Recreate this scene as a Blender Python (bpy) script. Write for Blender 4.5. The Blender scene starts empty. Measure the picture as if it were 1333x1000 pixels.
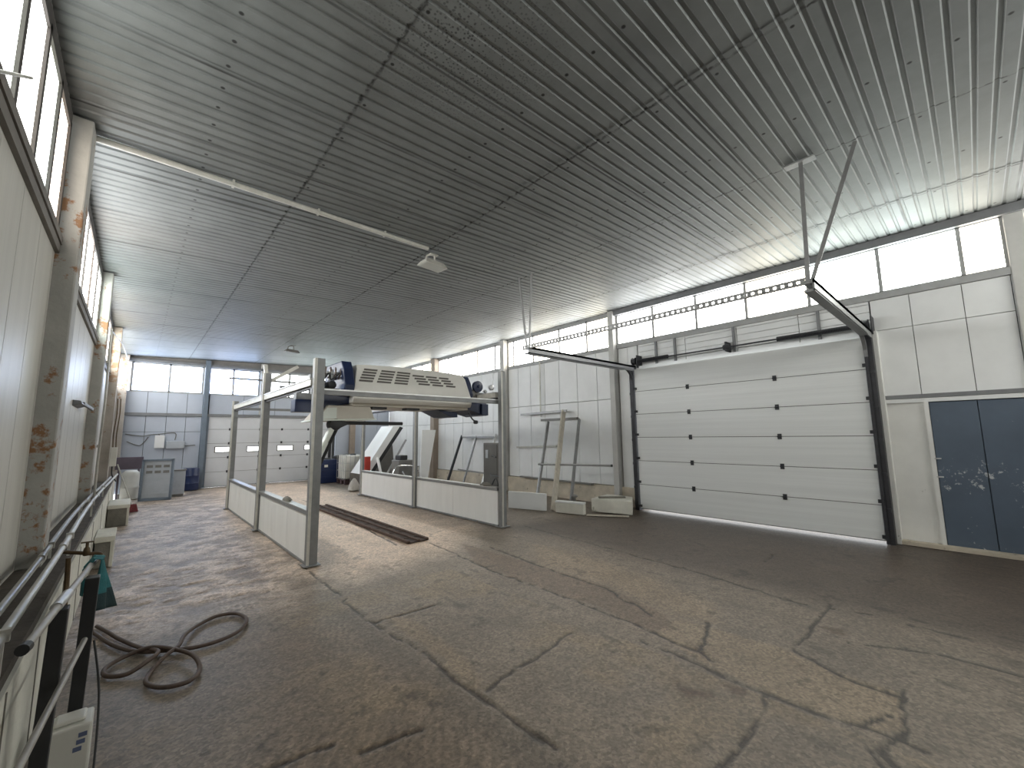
import bpy, bmesh, math, random
import numpy as np
from mathutils import Vector, Matrix

random.seed(7)
rng = np.random.default_rng(11)
C = bpy.context.scene.collection
scene = bpy.context.scene

# ------------------------------------------------------------------ camera
def make_camera():
    yaw, pit, rol = math.radians(41.938), math.radians(7.047), math.radians(-0.733)
    F = Vector((math.sin(yaw) * math.cos(pit), math.cos(yaw) * math.cos(pit), math.sin(pit)))
    r = F.cross(Vector((0, 0, 1))).normalized()
    u = r.cross(F)
    c, s = math.cos(rol), math.sin(rol)
    R, U = c * r + s * u, -s * r + c * u
    cd = bpy.data.cameras.new('camera')
    cd.sensor_width = 36.0
    cd.lens = 543.0 / 1333.0 * 36.0
    cd.clip_start = 0.05
    o = bpy.data.objects.new('camera', cd)
    m = Matrix((R, U, -F)).transposed().to_4x4()
    m.translation = Vector((0, 0, 1.6))
    o.matrix_world = m
    C.objects.link(o)
    scene.camera = o
make_camera()

# ------------------------------------------------------------------ world and exposure
w = bpy.data.worlds.new('overcast_sky')
scene.world = w
w.use_nodes = True
w.node_tree.nodes['Background'].inputs[0].default_value = (0.93, 0.97, 1.0, 1)
w.node_tree.nodes['Background'].inputs[1].default_value = 3.0
vs = scene.view_settings
scene.display_settings.display_device = 'sRGB'
vs.view_transform = 'Standard'
vs.look = 'None'
vs.gamma = 1.0
vs.use_curve_mapping = False
vs.exposure = 0.06
GLOW_LEFT, GLOW_RIGHT, GLOW_BACK, GLOW_FRONT_ADDED = 15.0, 10.5, 9.5, 10.5   # daylight through the glazing; the front window is added

# ------------------------------------------------------------------ materials
def _n(nt, t, **kw):
    n = nt.nodes.new(t)
    for k, v in kw.items():
        setattr(n, k, v)
    return n

def rgb(c):
    return (c[0], c[1], c[2], 1.0)

def mat(name, col, rough=0.6, metal=0.0, var=0.15, scale=3.0, col2=None, patch=None, pscale=4.0, pthr=0.55,
        bump=0.0, bscale=40.0, stretch=(1, 1, 1), zband=None, spec=0.5):
    """painted / metal / concrete surface: base colour with mottling, optional worn blotches (col2 in patch mask)"""
    m = bpy.data.materials.new(name)
    m.use_nodes = True
    nt = m.node_tree
    b = nt.nodes['Principled BSDF']
    b.inputs['Roughness'].default_value = rough
    b.inputs['Metallic'].default_value = metal
    b.inputs['Specular IOR Level'].default_value = spec
    geo = _n(nt, 'ShaderNodeNewGeometry')
    mp = _n(nt, 'ShaderNodeMapping')
    mp.inputs['Scale'].default_value = stretch
    nt.links.new(geo.outputs['Position'], mp.inputs['Vector'])
    nz = _n(nt, 'ShaderNodeTexNoise')
    nz.inputs['Scale'].default_value = scale
    nz.inputs['Detail'].default_value = 6
    nz.inputs['Roughness'].default_value = 0.62
    nt.links.new(mp.outputs[0], nz.inputs['Vector'])
    rp = _n(nt, 'ShaderNodeValToRGB')
    e = rp.color_ramp.elements
    e[0].position, e[1].position = 0.3, 0.7
    e[0].color = rgb([max(0, c * (1 - var)) for c in col])
    e[1].color = rgb([min(1, c * (1 + var)) for c in col])
    nt.links.new(nz.outputs['Fac'], rp.inputs['Fac'])
    out = rp.outputs['Color']
    if col2 is not None:
        n2 = _n(nt, 'ShaderNodeTexNoise')
        n2.inputs['Scale'].default_value = pscale
        n2.inputs['Detail'].default_value = 8
        n2.inputs['Roughness'].default_value = 0.7
        nt.links.new(mp.outputs[0], n2.inputs['Vector'])
        fac = n2.outputs['Fac']
        if zband:                                   # worn marks that sit in bands of height
            sx = _n(nt, 'ShaderNodeSeparateXYZ')
            nt.links.new(geo.outputs['Position'], sx.inputs[0])
            tot = None
            for (z0, z1, gain) in zband:
                mr = _n(nt, 'ShaderNodeMapRange', interpolation_type='SMOOTHSTEP')
                mr.inputs['From Min'].default_value = z0 - 0.22
                mr.inputs['From Max'].default_value = z0 + 0.1
                mr2 = _n(nt, 'ShaderNodeMapRange', interpolation_type='SMOOTHSTEP')
                mr2.inputs['From Min'].default_value = z1 + 0.12
                mr2.inputs['From Max'].default_value = z1 - 0.12
                mu = _n(nt, 'ShaderNodeMath', operation='MULTIPLY')
                nt.links.new(sx.outputs['Z'], mr.inputs['Value'])
                nt.links.new(sx.outputs['Z'], mr2.inputs['Value'])
                nt.links.new(mr.outputs[0], mu.inputs[0])
                nt.links.new(mr2.outputs[0], mu.inputs[1])
                mg = _n(nt, 'ShaderNodeMath', operation='MULTIPLY')
                nt.links.new(mu.outputs[0], mg.inputs[0])
                mg.inputs[1].default_value = gain
                if tot is None:
                    tot = mg.outputs[0]
                else:
                    ad = _n(nt, 'ShaderNodeMath', operation='MAXIMUM')
                    nt.links.new(tot, ad.inputs[0])
                    nt.links.new(mg.outputs[0], ad.inputs[1])
                    tot = ad.outputs[0]
            ad = _n(nt, 'ShaderNodeMath', operation='ADD')
            nt.links.new(fac, ad.inputs[0])
            nt.links.new(tot, ad.inputs[1])
            fac = ad.outputs[0]
        mr = _n(nt, 'ShaderNodeMapRange')
        mr.inputs['From Min'].default_value = pthr
        mr.inputs['From Max'].default_value = pthr + 0.07
        nt.links.new(fac, mr.inputs['Value'])
        mx = _n(nt, 'ShaderNodeMix', data_type='RGBA')
        nt.links.new(mr.outputs[0], mx.inputs[0])
        nt.links.new(out, mx.inputs[6])
        mx.inputs[7].default_value = rgb(col2)
        out = mx.outputs[2]
    nt.links.new(out, b.inputs['Base Color'])
    if bump > 0:
        n3 = _n(nt, 'ShaderNodeTexNoise')
        n3.inputs['Scale'].default_value = bscale
        n3.inputs['Detail'].default_value = 5
        bp = _n(nt, 'ShaderNodeBump')
        bp.inputs['Strength'].default_value = bump
        bp.inputs['Distance'].default_value = 0.02
        nt.links.new(mp.outputs[0], n3.inputs['Vector'])
        nt.links.new(n3.outputs['Fac'], bp.inputs['Height'])
        nt.links.new(bp.outputs[0], b.inputs['Normal'])
    return m

def glazing(name, col, strength, axis):
    """dirty frosted glazing lit from outside; each pane a little different, streaked"""
    m = bpy.data.materials.new(name)
    m.use_nodes = True
    nt = m.node_tree
    b = nt.nodes['Principled BSDF']
    b.inputs['Base Color'].default_value = (0.75, 0.75, 0.74, 1)
    b.inputs['Roughness'].default_value = 0.25
    geo = _n(nt, 'ShaderNodeNewGeometry')
    mp = _n(nt, 'ShaderNodeMapping')
    mp.inputs['Scale'].default_value = (1.0, 1.0, 0.25)
    nt.links.new(geo.outputs['Position'], mp.inputs['Vector'])
    nz = _n(nt, 'ShaderNodeTexNoise')
    nz.inputs['Scale'].default_value = 3.0
    nz.inputs['Detail'].default_value = 5
    nt.links.new(mp.outputs[0], nz.inputs['Vector'])
    at = _n(nt, 'ShaderNodeAttribute', attribute_name='tint')
    rp = _n(nt, 'ShaderNodeValToRGB')
    e = rp.color_ramp.elements
    e[0].position, e[1].position = 0.35, 0.65
    e[0].color = (col[0] * 0.72, col[1] * 0.68, col[2] * 0.6, 1)
    e[1].color = rgb(col)
    nt.links.new(nz.outputs['Fac'], rp.inputs['Fac'])
    mx = _n(nt, 'ShaderNodeMix', data_type='RGBA', blend_type='MULTIPLY')
    mx.inputs[0].default_value = 1.0
    nt.links.new(rp.outputs[0], mx.inputs[6])
    nt.links.new(at.outputs['Color'], mx.inputs[7])
    nt.links.new(mx.outputs[2], b.inputs['Emission Color'])
    b.inputs['Emission Strength'].default_value = strength
    return m

M = {}
M['panel'] = mat('white_sandwich_panel', (0.77, 0.78, 0.785), 0.45, 0, 0.06, 1.2, bump=0.05, bscale=30)
M['panel_back'] = mat('veil_tinted_sandwich_panel', (0.45, 0.49, 0.565), 0.45, 0, 0.06, 1.2)  # blue veil over the back wall put into the panel colour
M['panel_left'] = mat('cream_sandwich_panel', (0.57, 0.555, 0.51), 0.42, 0, 0.07, 1.5, bump=0.1, bscale=6, stretch=(1, 6, 0.4))
M['panel_dirty'] = mat('weathered_white_panel', (0.76, 0.76, 0.74), 0.5, 0, 0.08, 1.5, col2=(0.16, 0.14, 0.1), pscale=9, pthr=0.70,
                       zband=[(-0.1, 0.12, 0.12), (0.1, 1.3, 0.03)])
M['joint'] = mat('panel_joint', (0.13, 0.13, 0.125), 0.8)
M['backing'] = mat('wall_core', (0.22, 0.21, 0.2), 0.9)
M['concrete'] = mat('plinth_concrete', (0.54, 0.48, 0.39), 0.85, 0, 0.2, 3, bump=0.3, bscale=20, col2=(0.2, 0.17, 0.14), pscale=5, pthr=0.6)
M['kerb_white'] = mat('whitewashed_kerb', (0.66, 0.645, 0.575), 0.8, 0, 0.12, 3, col2=(0.22, 0.19, 0.15), pscale=6, pthr=0.66, bump=0.25, bscale=25,
                      zband=[(-0.2, 0.08, 0.08)])
M['ledge'] = mat('dirty_ledge', (0.085, 0.072, 0.06), 0.9, 0, 0.35, 6, bump=0.3, bscale=30, col2=(0.19, 0.17, 0.14), pscale=7, pthr=0.62)
M['block_grey'] = mat('dirty_grey_concrete', (0.20, 0.19, 0.165), 0.85, 0, 0.25, 6, bump=0.3)
M['column_rust'] = mat('peeling_grey_column_paint', (0.40, 0.395, 0.37), 0.6, 0, 0.12, 4, col2=(0.27, 0.14, 0.065), pscale=7, pthr=0.60,
                       bump=0.15, bscale=30, zband=[(3.0, 3.55, 0.12), (0.75, 1.75, 0.07)])
M['column_orange'] = mat('rusty_column_paint', (0.45, 0.41, 0.37), 0.6, 0, 0.12, 4, col2=(0.34, 0.225, 0.15), pscale=6, pthr=0.60,
                         bump=0.15, bscale=30, zband=[(2.9, 4.1, 0.1)])
M['column_grey'] = mat('grey_column_paint', (0.50, 0.495, 0.48), 0.5, 0, 0.08, 4, col2=(0.3, 0.2, 0.13), pscale=8, pthr=0.74, zband=[(0, 0.4, 0.1)])
M['column_brown'] = mat('brown_column_paint', (0.30, 0.245, 0.2), 0.6, 0, 0.12, 4)
M['frame_dark'] = mat('brown_window_frame', (0.05, 0.043, 0.038), 0.6, 0, 0.2, 8)
M['sill_brown'] = mat('grey_brown_sill', (0.17, 0.155, 0.14), 0.6, 0, 0.15, 8)
M['frame_grey'] = mat('grey_window_frame', (0.36, 0.365, 0.365), 0.5, 0, 0.1, 6)
M['beam_grey'] = mat('grey_steel_beam', (0.2, 0.205, 0.215), 0.5, 0.2, 0.12, 5)
M['galv'] = mat('galvanised_steel', (0.50, 0.505, 0.51), 0.38, 0.75, 0.14, 9)
M['galv_post'] = mat('galvanised_post', (0.23, 0.235, 0.24), 0.45, 0.35, 0.12, 7, col2=(0.2, 0.15, 0.1), pscale=10, pthr=0.72, zband=[(-0.1, 0.15, 0.14)])
M['chrome'] = mat('bright_steel', (0.72, 0.73, 0.74), 0.2, 0.95, 0.05, 9)
M['rail_tube'] = mat('dull_rail_tube', (0.38, 0.36, 0.33), 0.45, 0.4, 0.12, 12)
M['pipe_white'] = mat('pale_pipe_paint', (0.52, 0.51, 0.47), 0.4, 0.1, 0.12, 10)
M['black'] = mat('black_paint', (0.018, 0.019, 0.021), 0.5, 0, 0.2, 8)
M['black_steel'] = mat('blackened_door_track', (0.035, 0.036, 0.042), 0.5, 0.3, 0.3, 6, col2=(0.2, 0.2, 0.2), pscale=12, pthr=0.66)
M['rubber'] = mat('dirty_hose_rubber', (0.085, 0.058, 0.046), 0.6, 0, 0.25, 14)
M['navy'] = mat('navy_panel', (0.012, 0.022, 0.066), 0.35, 0, 0.15, 4)
M['cover'] = mat('white_machine_cover', (0.74, 0.725, 0.68), 0.35, 0, 0.05, 3, col2=(0.45, 0.42, 0.36), pscale=4, pthr=0.68)
M['cover_beige'] = mat('beige_machine_cover', (0.56, 0.52, 0.45), 0.4, 0, 0.06, 3)
M['vent'] = mat('shadowed_vent_slot', (0.13, 0.12, 0.11), 0.8)
M['arm_white'] = mat('pale_arm_shell', (0.66, 0.70, 0.64), 0.35, 0, 0.05, 4)
M['pvc'] = mat('white_partition_sheet', (0.78, 0.78, 0.77), 0.4, 0, 0.05, 1.5, col2=(0.45, 0.42, 0.36), pscale=2, pthr=0.67, stretch=(3, 3, 0.5))
M['gate'] = mat('white_gate_panel', (0.78, 0.80, 0.80), 0.42, 0, 0.05, 1.6, bump=0.12, bscale=5, stretch=(0.15, 0.15, 9))
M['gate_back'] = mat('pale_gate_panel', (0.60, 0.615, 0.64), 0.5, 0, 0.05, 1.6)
M['door_blue'] = mat('chipped_blue_grey_paint', (0.085, 0.115, 0.16), 0.5, 0, 0.1, 2, col2=(0.5, 0.52, 0.54), pscale=11, pthr=0.68,
                     zband=[(0.80, 1.18, 0.11), (0.3, 0.7, 0.03), (-0.1, 0.12, 0.11)])
M['rust'] = mat('rusty_iron', (0.085, 0.052, 0.038), 0.8, 0.2, 0.35, 10, bump=0.3)
M['brass'] = mat('tarnished_brass', (0.10, 0.068, 0.038), 0.45, 0.7, 0.25, 20)
M['teal'] = mat('teal_cloth', (0.03, 0.15, 0.165), 0.95, 0, 0.25, 15, bump=0.3, bscale=200)
M['teal_dark'] = mat('dark_teal_cloth', (0.008, 0.03, 0.035), 0.8, 0, 0.25, 15, bump=0.3, bscale=200)  # darker teal for the lower part of the cloth
M['white_plastic'] = mat('white_plastic', (0.66, 0.65, 0.60), 0.4, 0, 0.06, 6)
M['blue_plastic'] = mat('deep_blue_plastic', (0.012, 0.025, 0.085), 0.35, 0, 0.12, 4)
M['ink'] = mat('faded_blue_print', (0.12, 0.15, 0.26), 0.6)
M['red'] = mat('red_paint', (0.42, 0.045, 0.03), 0.4, 0, 0.15, 6)
M['red_brush'] = mat('faded_red_bristles', (0.2, 0.05, 0.055), 0.9, 0, 0.3, 30)
M['cabinet_grey'] = mat('grey_cabinet_paint', (0.17, 0.165, 0.155), 0.45, 0, 0.12, 6)
M['blue_grey'] = mat('blue_grey_frame_paint', (0.14, 0.175, 0.22), 0.5, 0, 0.12, 6)
M['blue_grey_light'] = mat('pale_blue_grey_panel', (0.40, 0.43, 0.47), 0.45, 0, 0.08, 5)
M['wood'] = mat('weathered_pale_wood', (0.50, 0.46, 0.39), 0.8, 0, 0.18, 6, stretch=(4, 4, 0.6))
M['track_grey'] = mat('grey_track_steel', (0.24, 0.245, 0.26), 0.45, 0.3, 0.12, 6)
M['alu'] = mat('dull_aluminium', (0.30, 0.30, 0.30), 0.45, 0.6, 0.15, 8)
M['brown_cloth'] = mat('grey_woven_sack', (0.45, 0.43, 0.40), 0.9, 0, 0.15, 9, bump=0.3)
M['lamp_glass'] = mat('lamp_glass', (0.55, 0.56, 0.52), 0.15, 0, 0.05, 5)
M['pane_left'] = glazing('dirty_glazing_warm', (0.90, 0.945, 1.0), GLOW_LEFT, 'y')
M['pane_near'] = glazing('dirty_glazing_cream', (0.94, 0.955, 0.95), 5.8, 'y')
M['pane_right'] = glazing('dirty_glazing_bright', (0.94, 0.962, 0.985), GLOW_RIGHT, 'y')
M['pane_back'] = glazing('glazing_pale_blue_light', (0.84, 0.92, 1.0), GLOW_BACK, 'x')
M['pane_blue'] = glazing('glazing_blue_veil_light', (0.48, 0.64, 1.0), 15.0, 'x')  # back panes' light tinted blue in place of the lens veil
M['pane_gate'] = glazing('gate_window_glazing', (0.95, 0.98, 1.0), 2.5, 'x')
M['pane_front_added'] = glazing('added_front_glazing', (0.88, 0.945, 1.0), GLOW_FRONT_ADDED, 'x')  # glow of the added front window

# ------------------------------------------------------------------ mesh builder
class MB:
    def __init__(s):
        s.v, s.f, s.m, s.mats = [], [], [], []
    def _mi(s, m):
        if m is None:
            return 0
        if m not in s.mats:
            s.mats.append(m)
        return s.mats.index(m)
    def add(s, vs_, fs, m=None):
        o = len(s.v)
        k = s._mi(m)
        s.v += [tuple(p) for p in vs_]
        for f in fs:
            s.f.append([i + o for i in f])
            s.m.append(k)
        return s
    def box(s, x0, x1, y0, y1, z0, z1, m=None):
        x0, x1 = min(x0, x1), max(x0, x1); y0, y1 = min(y0, y1), max(y0, y1); z0, z1 = min(z0, z1), max(z0, z1)
        return s.add([(x0, y0, z0), (x1, y0, z0), (x1, y1, z0), (x0, y1, z0), (x0, y0, z1), (x1, y0, z1), (x1, y1, z1), (x0, y1, z1)],
                     [(3, 2, 1, 0), (4, 5, 6, 7), (0, 1, 5, 4), (1, 2, 6, 5), (2, 3, 7, 6), (3, 0, 4, 7)], m)
    def bar(s, p0, p1, wd, ht, up=(0, 0, 1), m=None):
        """rectangular bar from p0 to p1: wd across, ht along 'up'"""
        p0, p1 = Vector(p0), Vector(p1)
        d = (p1 - p0).normalized()
        a = d.cross(Vector(up))
        if a.length < 1e-4:
            a = d.cross(Vector((1, 0, 0)))
        a.normalize()
        b = a.cross(d)
        vs_ = []
        for p in (p0, p1):
            for (i, j) in ((-1, -1), (1, -1), (1, 1), (-1, 1)):
                vs_.append(p + a * (i * wd / 2) + b * (j * ht / 2))
        return s.add(vs_, [(3, 2, 1, 0), (4, 5, 6, 7), (0, 1, 5, 4), (1, 2, 6, 5), (2, 3, 7, 6), (3, 0, 4, 7)], m)
    def tube(s, pts, r, n=10, m=None, closed=False):
        pts = [Vector(p) for p in pts]
        rs = r if isinstance(r, (list, tuple)) else [r] * len(pts)
        vs_, fs = [], []
        N = len(pts)
        prev = None
        for i, p in enumerate(pts):
            if closed:
                t = pts[(i + 1) % N] - pts[i - 1]
            else:
                t = pts[min(i + 1, N - 1)] - pts[max(i - 1, 0)]
            t.normalize()
            if prev is None:
                a = t.cross(Vector((0, 0, 1)))
                if a.length < 1e-3:
                    a = t.cross(Vector((1, 0, 0)))
            else:
                a = prev - t * prev.dot(t)
            a.normalize()
            prev = a
            b = t.cross(a)
            for k in range(n):
                th = 2 * math.pi * k / n
                vs_.append(p + a * (rs[i] * math.cos(th)) + b * (rs[i] * math.sin(th)))
        for i in range(N if closed else N - 1):
            j = (i + 1) % N
            for k in range(n):
                k2 = (k + 1) % n
                fs.append((i * n + k, i * n + k2, j * n + k2, j * n + k))
        if not closed:
            fs.append(tuple(reversed(range(n))))
            fs.append(tuple((N - 1) * n + k for k in range(n)))
        return s.add(vs_, fs, m)
    def lathe(s, base, prof, n=20, axis='z', m=None):
        """prof: list of (radius, height) along axis from base"""
        bx, by, bz = base
        vs_, fs = [], []
        for (r, h) in prof:
            for k in range(n):
                th = 2 * math.pi * k / n
                a, b = r * math.cos(th), r * math.sin(th)
                vs_.append({'z': (bx + a, by + b, bz + h), 'y': (bx + a, by + h, bz - b), 'x': (bx + h, by + a, bz + b)}[axis])
        for i in range(len(prof) - 1):
            for k in range(n):
                k2 = (k + 1) % n
                fs.append((i * n + k, i * n + k2, (i + 1) * n + k2, (i + 1) * n + k))
        fs.append(tuple(reversed(range(n))))
        fs.append(tuple((len(prof) - 1) * n + k for k in range(n)))
        return s.add(vs_, fs, m)
    def prism(s, poly, a0, a1, plane='xz', m=None):
        """closed polygon extruded: plane 'xz' along y, 'yz' along x, 'xy' along z"""
        vs_ = []
        for a in (a0, a1):
            for (p, q) in poly:
                vs_.append({'xz': (p, a, q), 'yz': (a, p, q), 'xy': (p, q, a)}[plane])
        n = len(poly)
        fs = [tuple(range(n)), tuple(reversed(range(n, 2 * n)))]
        for i in range(n):
            j = (i + 1) % n
            fs.append((i, i + n, j + n, j))
        return s.add(vs_, fs, m)
    def build(s, name, m=None, parent=None, bevel=0.0, smooth=False):
        me = bpy.data.meshes.new(name)
        origin = Vector((0, 0, 0))
        me.from_pydata(s.v, [], s.f)
        if m is not None and not s.mats:
            me.materials.append(m)
        else:
            for k in s.mats:
                me.materials.append(k)
            me.polygons.foreach_set('material_index', s.m)
        bm = bmesh.new()
        bm.from_mesh(me)
        bmesh.ops.recalc_face_normals(bm, faces=bm.faces)
        bm.to_mesh(me)
        bm.free()
        if smooth:
            me.polygons.foreach_set('use_smooth', [True] * len(me.polygons))
            try:
                me.set_sharp_from_angle(angle=math.radians(40))
            except Exception:
                pass
        o = bpy.data.objects.new(name, me)
        C.objects.link(o)
        if parent is not None:
            o.parent = parent
            pw = parent.location
            q = parent.parent
            off = Vector(pw)
            while q is not None:
                off += Vector(q.location)
                q = q.parent
            o.location = -off
        else:
            bb = np.array(s.v)
            ctr = Vector(((bb[:, 0].min() + bb[:, 0].max()) / 2, (bb[:, 1].min() + bb[:, 1].max()) / 2, bb[:, 2].min()))
            me.transform(Matrix.Translation(-ctr))
            o.location = ctr
        if bevel > 0:
            md = o.modifiers.new('bevel', 'BEVEL')
            md.width = bevel
            md.segments = 2
            md.limit_method = 'ANGLE'
            md.harden_normals = False
        return o

def tag(o, label, cat, group=None, kind=None):
    if label:
        o['label'] = label
    if cat:
        o['category'] = cat
    if group:
        o['group'] = group
    if kind:
        o['kind'] = kind
    return o

def thing(name, loc, label, cat, group=None):
    o = bpy.data.objects.new(name, None)
    o.empty_display_size = 0.1
    o.location = loc
    C.objects.link(o)
    return tag(o, label, cat, group)

def struct(o):
    o['kind'] = 'structure'
    return o

def copy_thing(o, delta, label=None):
    c = o.copy()
    C.objects.link(c)
    c.location = Vector(o.location) + Vector(delta)
    for ch in o.children:
        k = ch.copy()
        C.objects.link(k)
        k.parent = c
        for g in ch.children:
            q = g.copy()
            C.objects.link(q)
            q.parent = k
    if label:
        c['label'] = label
    return c

def smooth_path(pts, n=8, closed=False):
    """Catmull-Rom through points"""
    P = [Vector(p) for p in pts]
    out = []
    N = len(P)
    for i in range(N if closed else N - 1):
        p0 = P[(i - 1) % N] if closed else P[max(i - 1, 0)]
        p1, p2 = P[i], P[(i + 1) % N]
        p3 = P[(i + 2) % N] if closed else P[min(i + 2, N - 1)]
        for k in range(n):
            t = k / n
            out.append(0.5 * ((2 * p1) + (p2 - p0) * t + (2 * p0 - 5 * p1 + 4 * p2 - p3) * t * t + (3 * p1 - p0 - 3 * p2 + p3) * t ** 3))
    if not closed:
        out.append(P[-1])
    return out

# ------------------------------------------------------------------ dimensions of the hall
XL, XR, YB, YF = -0.565, 8.35, 17.5, -2.6       # inner faces of the walls
def ceil_z(x):
    return 4.24 + 0.034 * x

# ------------------------------------------------------------------ floor (worn concrete, painted map of worn patches and bay light)
def vnoise(x, y, freq, seed, octaves=4, gain=0.55):
    r = np.random.default_rng(seed)
    tot, amp, norm = np.zeros_like(x), 1.0, 0.0
    for o in range(octaves):
        G = r.random((257, 257))
        fx, fy = (x + 20) * freq, (y + 20) * freq
        ix, iy = np.floor(fx).astype(int), np.floor(fy).astype(int)
        tx, ty = fx - ix, fy - iy
        tx, ty = tx * tx * (3 - 2 * tx), ty * ty * (3 - 2 * ty)
        g = lambda a, b: G[a % 256, b % 256]
        tot += amp * ((g(ix, iy) * (1 - tx) + g(ix + 1, iy) * tx) * (1 - ty) + (g(ix, iy + 1) * (1 - tx) + g(ix + 1, iy + 1) * tx) * ty)
        norm += amp
        amp *= gain
        freq *= 2.03
    return tot / norm

def inside(x, y, poly, soft, wob):
    """soft mask of a polygon (signed distance), edges wobbled"""
    d2 = np.full_like(x, 1e9)
    sgn = np.zeros(x.shape, bool)
    n = len(poly)
    for i in range(n):
        (x0, y0), (x1, y1) = poly[i], poly[(i + 1) % n]
        ex, ey = x1 - x0, y1 - y0
        L = ex * ex + ey * ey + 1e-9
        t = np.clip(((x - x0) * ex + (y - y0) * ey) / L, 0, 1)
        d2 = np.minimum(d2, (x - x0 - t * ex) ** 2 + (y - y0 - t * ey) ** 2)
        c = ((y0 <= y) != (y1 <= y))
        xi = x0 + (y - y0) / (ey if abs(ey) > 1e-9 else 1e-9) * ex
        sgn ^= (c & (x < xi))
    d = np.sqrt(d2) * np.where(sgn, 1, -1) + wob
    return np.clip(d / soft + 0.5, 0, 1)

def seg_mask(x, y, pts, width, wob):
    d2 = np.full_like(x, 1e9)
    for i in range(len(pts) - 1):
        (x0, y0), (x1, y1) = pts[i], pts[i + 1]
        ex, ey = x1 - x0, y1 - y0
        L = ex * ex + ey * ey + 1e-9
        t = np.clip(((x - x0) * ex + (y - y0) * ey) / L, 0, 1)
        d2 = np.minimum(d2, (x + wob - x0 - t * ex) ** 2 + (y - wob - y0 - t * ey) ** 2)
    return np.clip((1.35 - np.sqrt(d2) / width) * 1.5, 0, 1)

CRACKS = [([(5.05, 2.56), (4.9, 1.89), (4.8, 1.28), (4.95, 0.82)], .014), ([(4.91, .57), (4.94, .27), (5.0, -.05)], .012),
          ([(3.06, 1.96), (3.07, 1.72), (3.04, 1.29), (3.04, 1.04), (3.04, .79), (3.1, .55), (3.08, .36)], .012),
          ([(3.28, 1.95), (3.24, 1.74), (3.24, 1.56), (3.17, 1.45)], .012), ([(3.04, 1.04), (2.59, 1.0), (2.21, 1.0), (1.8, 1.0)], .010),
          ([(4.98, 1.11), (4.46, 1.1), (3.75, 1.08)], .011), ([(3.75, .47), (3.49, .48), (3.09, .43)], .012),
          ([(3.46, .48), (3.29, .53), (3.09, .6)], .010), ([(4.21, .82), (4.46, .35), (4.46, -.03)], .008),
          ([(1.66, 4.4), (1.66, 3.56), (1.72, 2.98), (1.7, 2.43), (1.71, 1.99), (1.73, 1.64)], .009),
          ([(2.24, 3.68), (1.67, 3.7)], .010), ([(2.78, 2.4), (2.32, 2.34), (1.78, 2.27)], .008), ([(1.29, 2.24), (.98, 2.29)], .008),
          ([(3.97, 4.91), (3.85, 3.85), (3.81, 2.79), (3.55, 2.11)], .009), ([(3.47, 5.77), (3.31, 4.09), (3.32, 2.7), (3.28, 1.97)], .010),
          ([(3.77, 1.73), (3.46, 1.61), (3.24, 1.56)], .008), ([(3.75, 1.08), (3.58, .71), (3.59, .49)], .008), ([(2.91, .52), (2.8, .45)], .012),
          ([(3.18, .44), (2.95, .5), (2.86, .42)], .009), ([(6.4, 2.0), (6.0, 1.95)], .012), ([(1.7, 6.0), (1.68, 4.4)], .007),
          ([(3.04, 6.0), (3.3, 9.0), (3.4, 12)], .010), ([(.1, 2.6), (.9, 2.45)], .006), ([(5.0, 2.56), (5.2, 4.4), (5.3, 5.6)], .008)]
POLY_DARK = [(3.8, 5.44), (3.85, 3.85), (3.87, 2.83), (3.64, 2.03), (3.46, 1.89), (3.28, 1.97), (3.35, 2.55), (3.34, 3.34), (3.34, 4.44)]
POLY_TAN = [(3.62, 1.94), (3.69, 1.73), (3.73, 1.2), (3.63, .72), (3.64, .49), (3.19, .44), (3.07, .6), (3.06, 1.04), (3.09, 1.47), (3.28, 1.93)]
POLY_TAN2 = [(4.55, 4.7), (4.61, 3.73), (4.37, 2.58), (4.15, 1.9), (3.82, 1.69), (3.61, 2.0), (3.85, 2.81), (3.9, 3.9)]
POLY_DARK_BROWN = [(4.9, 5.9), (8.4, 5.2), (8.4, -1.5), (5.1, -1.5), (4.95, .82), (4.99, 2.53), (5.16, 4.16)]  # darker brown floor towards the gate side
POLY_BAND = [(1.5, 4.31), (1.66, 4.1), (1.65, 2.72), (1.69, 2.02), (1.70, 1.3), (1.54, 1.5), (1.48, 2.12), (1.44, 2.78)]
POLY_TAN3 = [(1.8, 3.79), (1.93, 3.53), (1.95, 3.05), (1.86, 2.52), (1.78, 2.25), (1.72, 2.37), (1.79, 2.8), (1.78, 3.3)]
POLY_RED = [(.83, 4.1), (1.36, 3.89), (1.50, 3.06), (1.48, 2.64), (1.45, 2.01), (1.4, 1.5), (.46, 1.6), (.62, 3.23)]
POLY_LITE = [(.3, 17), (1.72, 16), (1.75, 5.9), (1.23, 4.57), (.95, 5.0), (.4, 5.0), (-.3, 4.6), (-.3, 17)]
POLY_BAY_LIGHT = [(1.9, 17), (4.7, 17), (4.6, 6.4), (3.6, 5.3), (2.0, 5.0), (1.8, 6)]  # lit stretch of the bay floor

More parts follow.
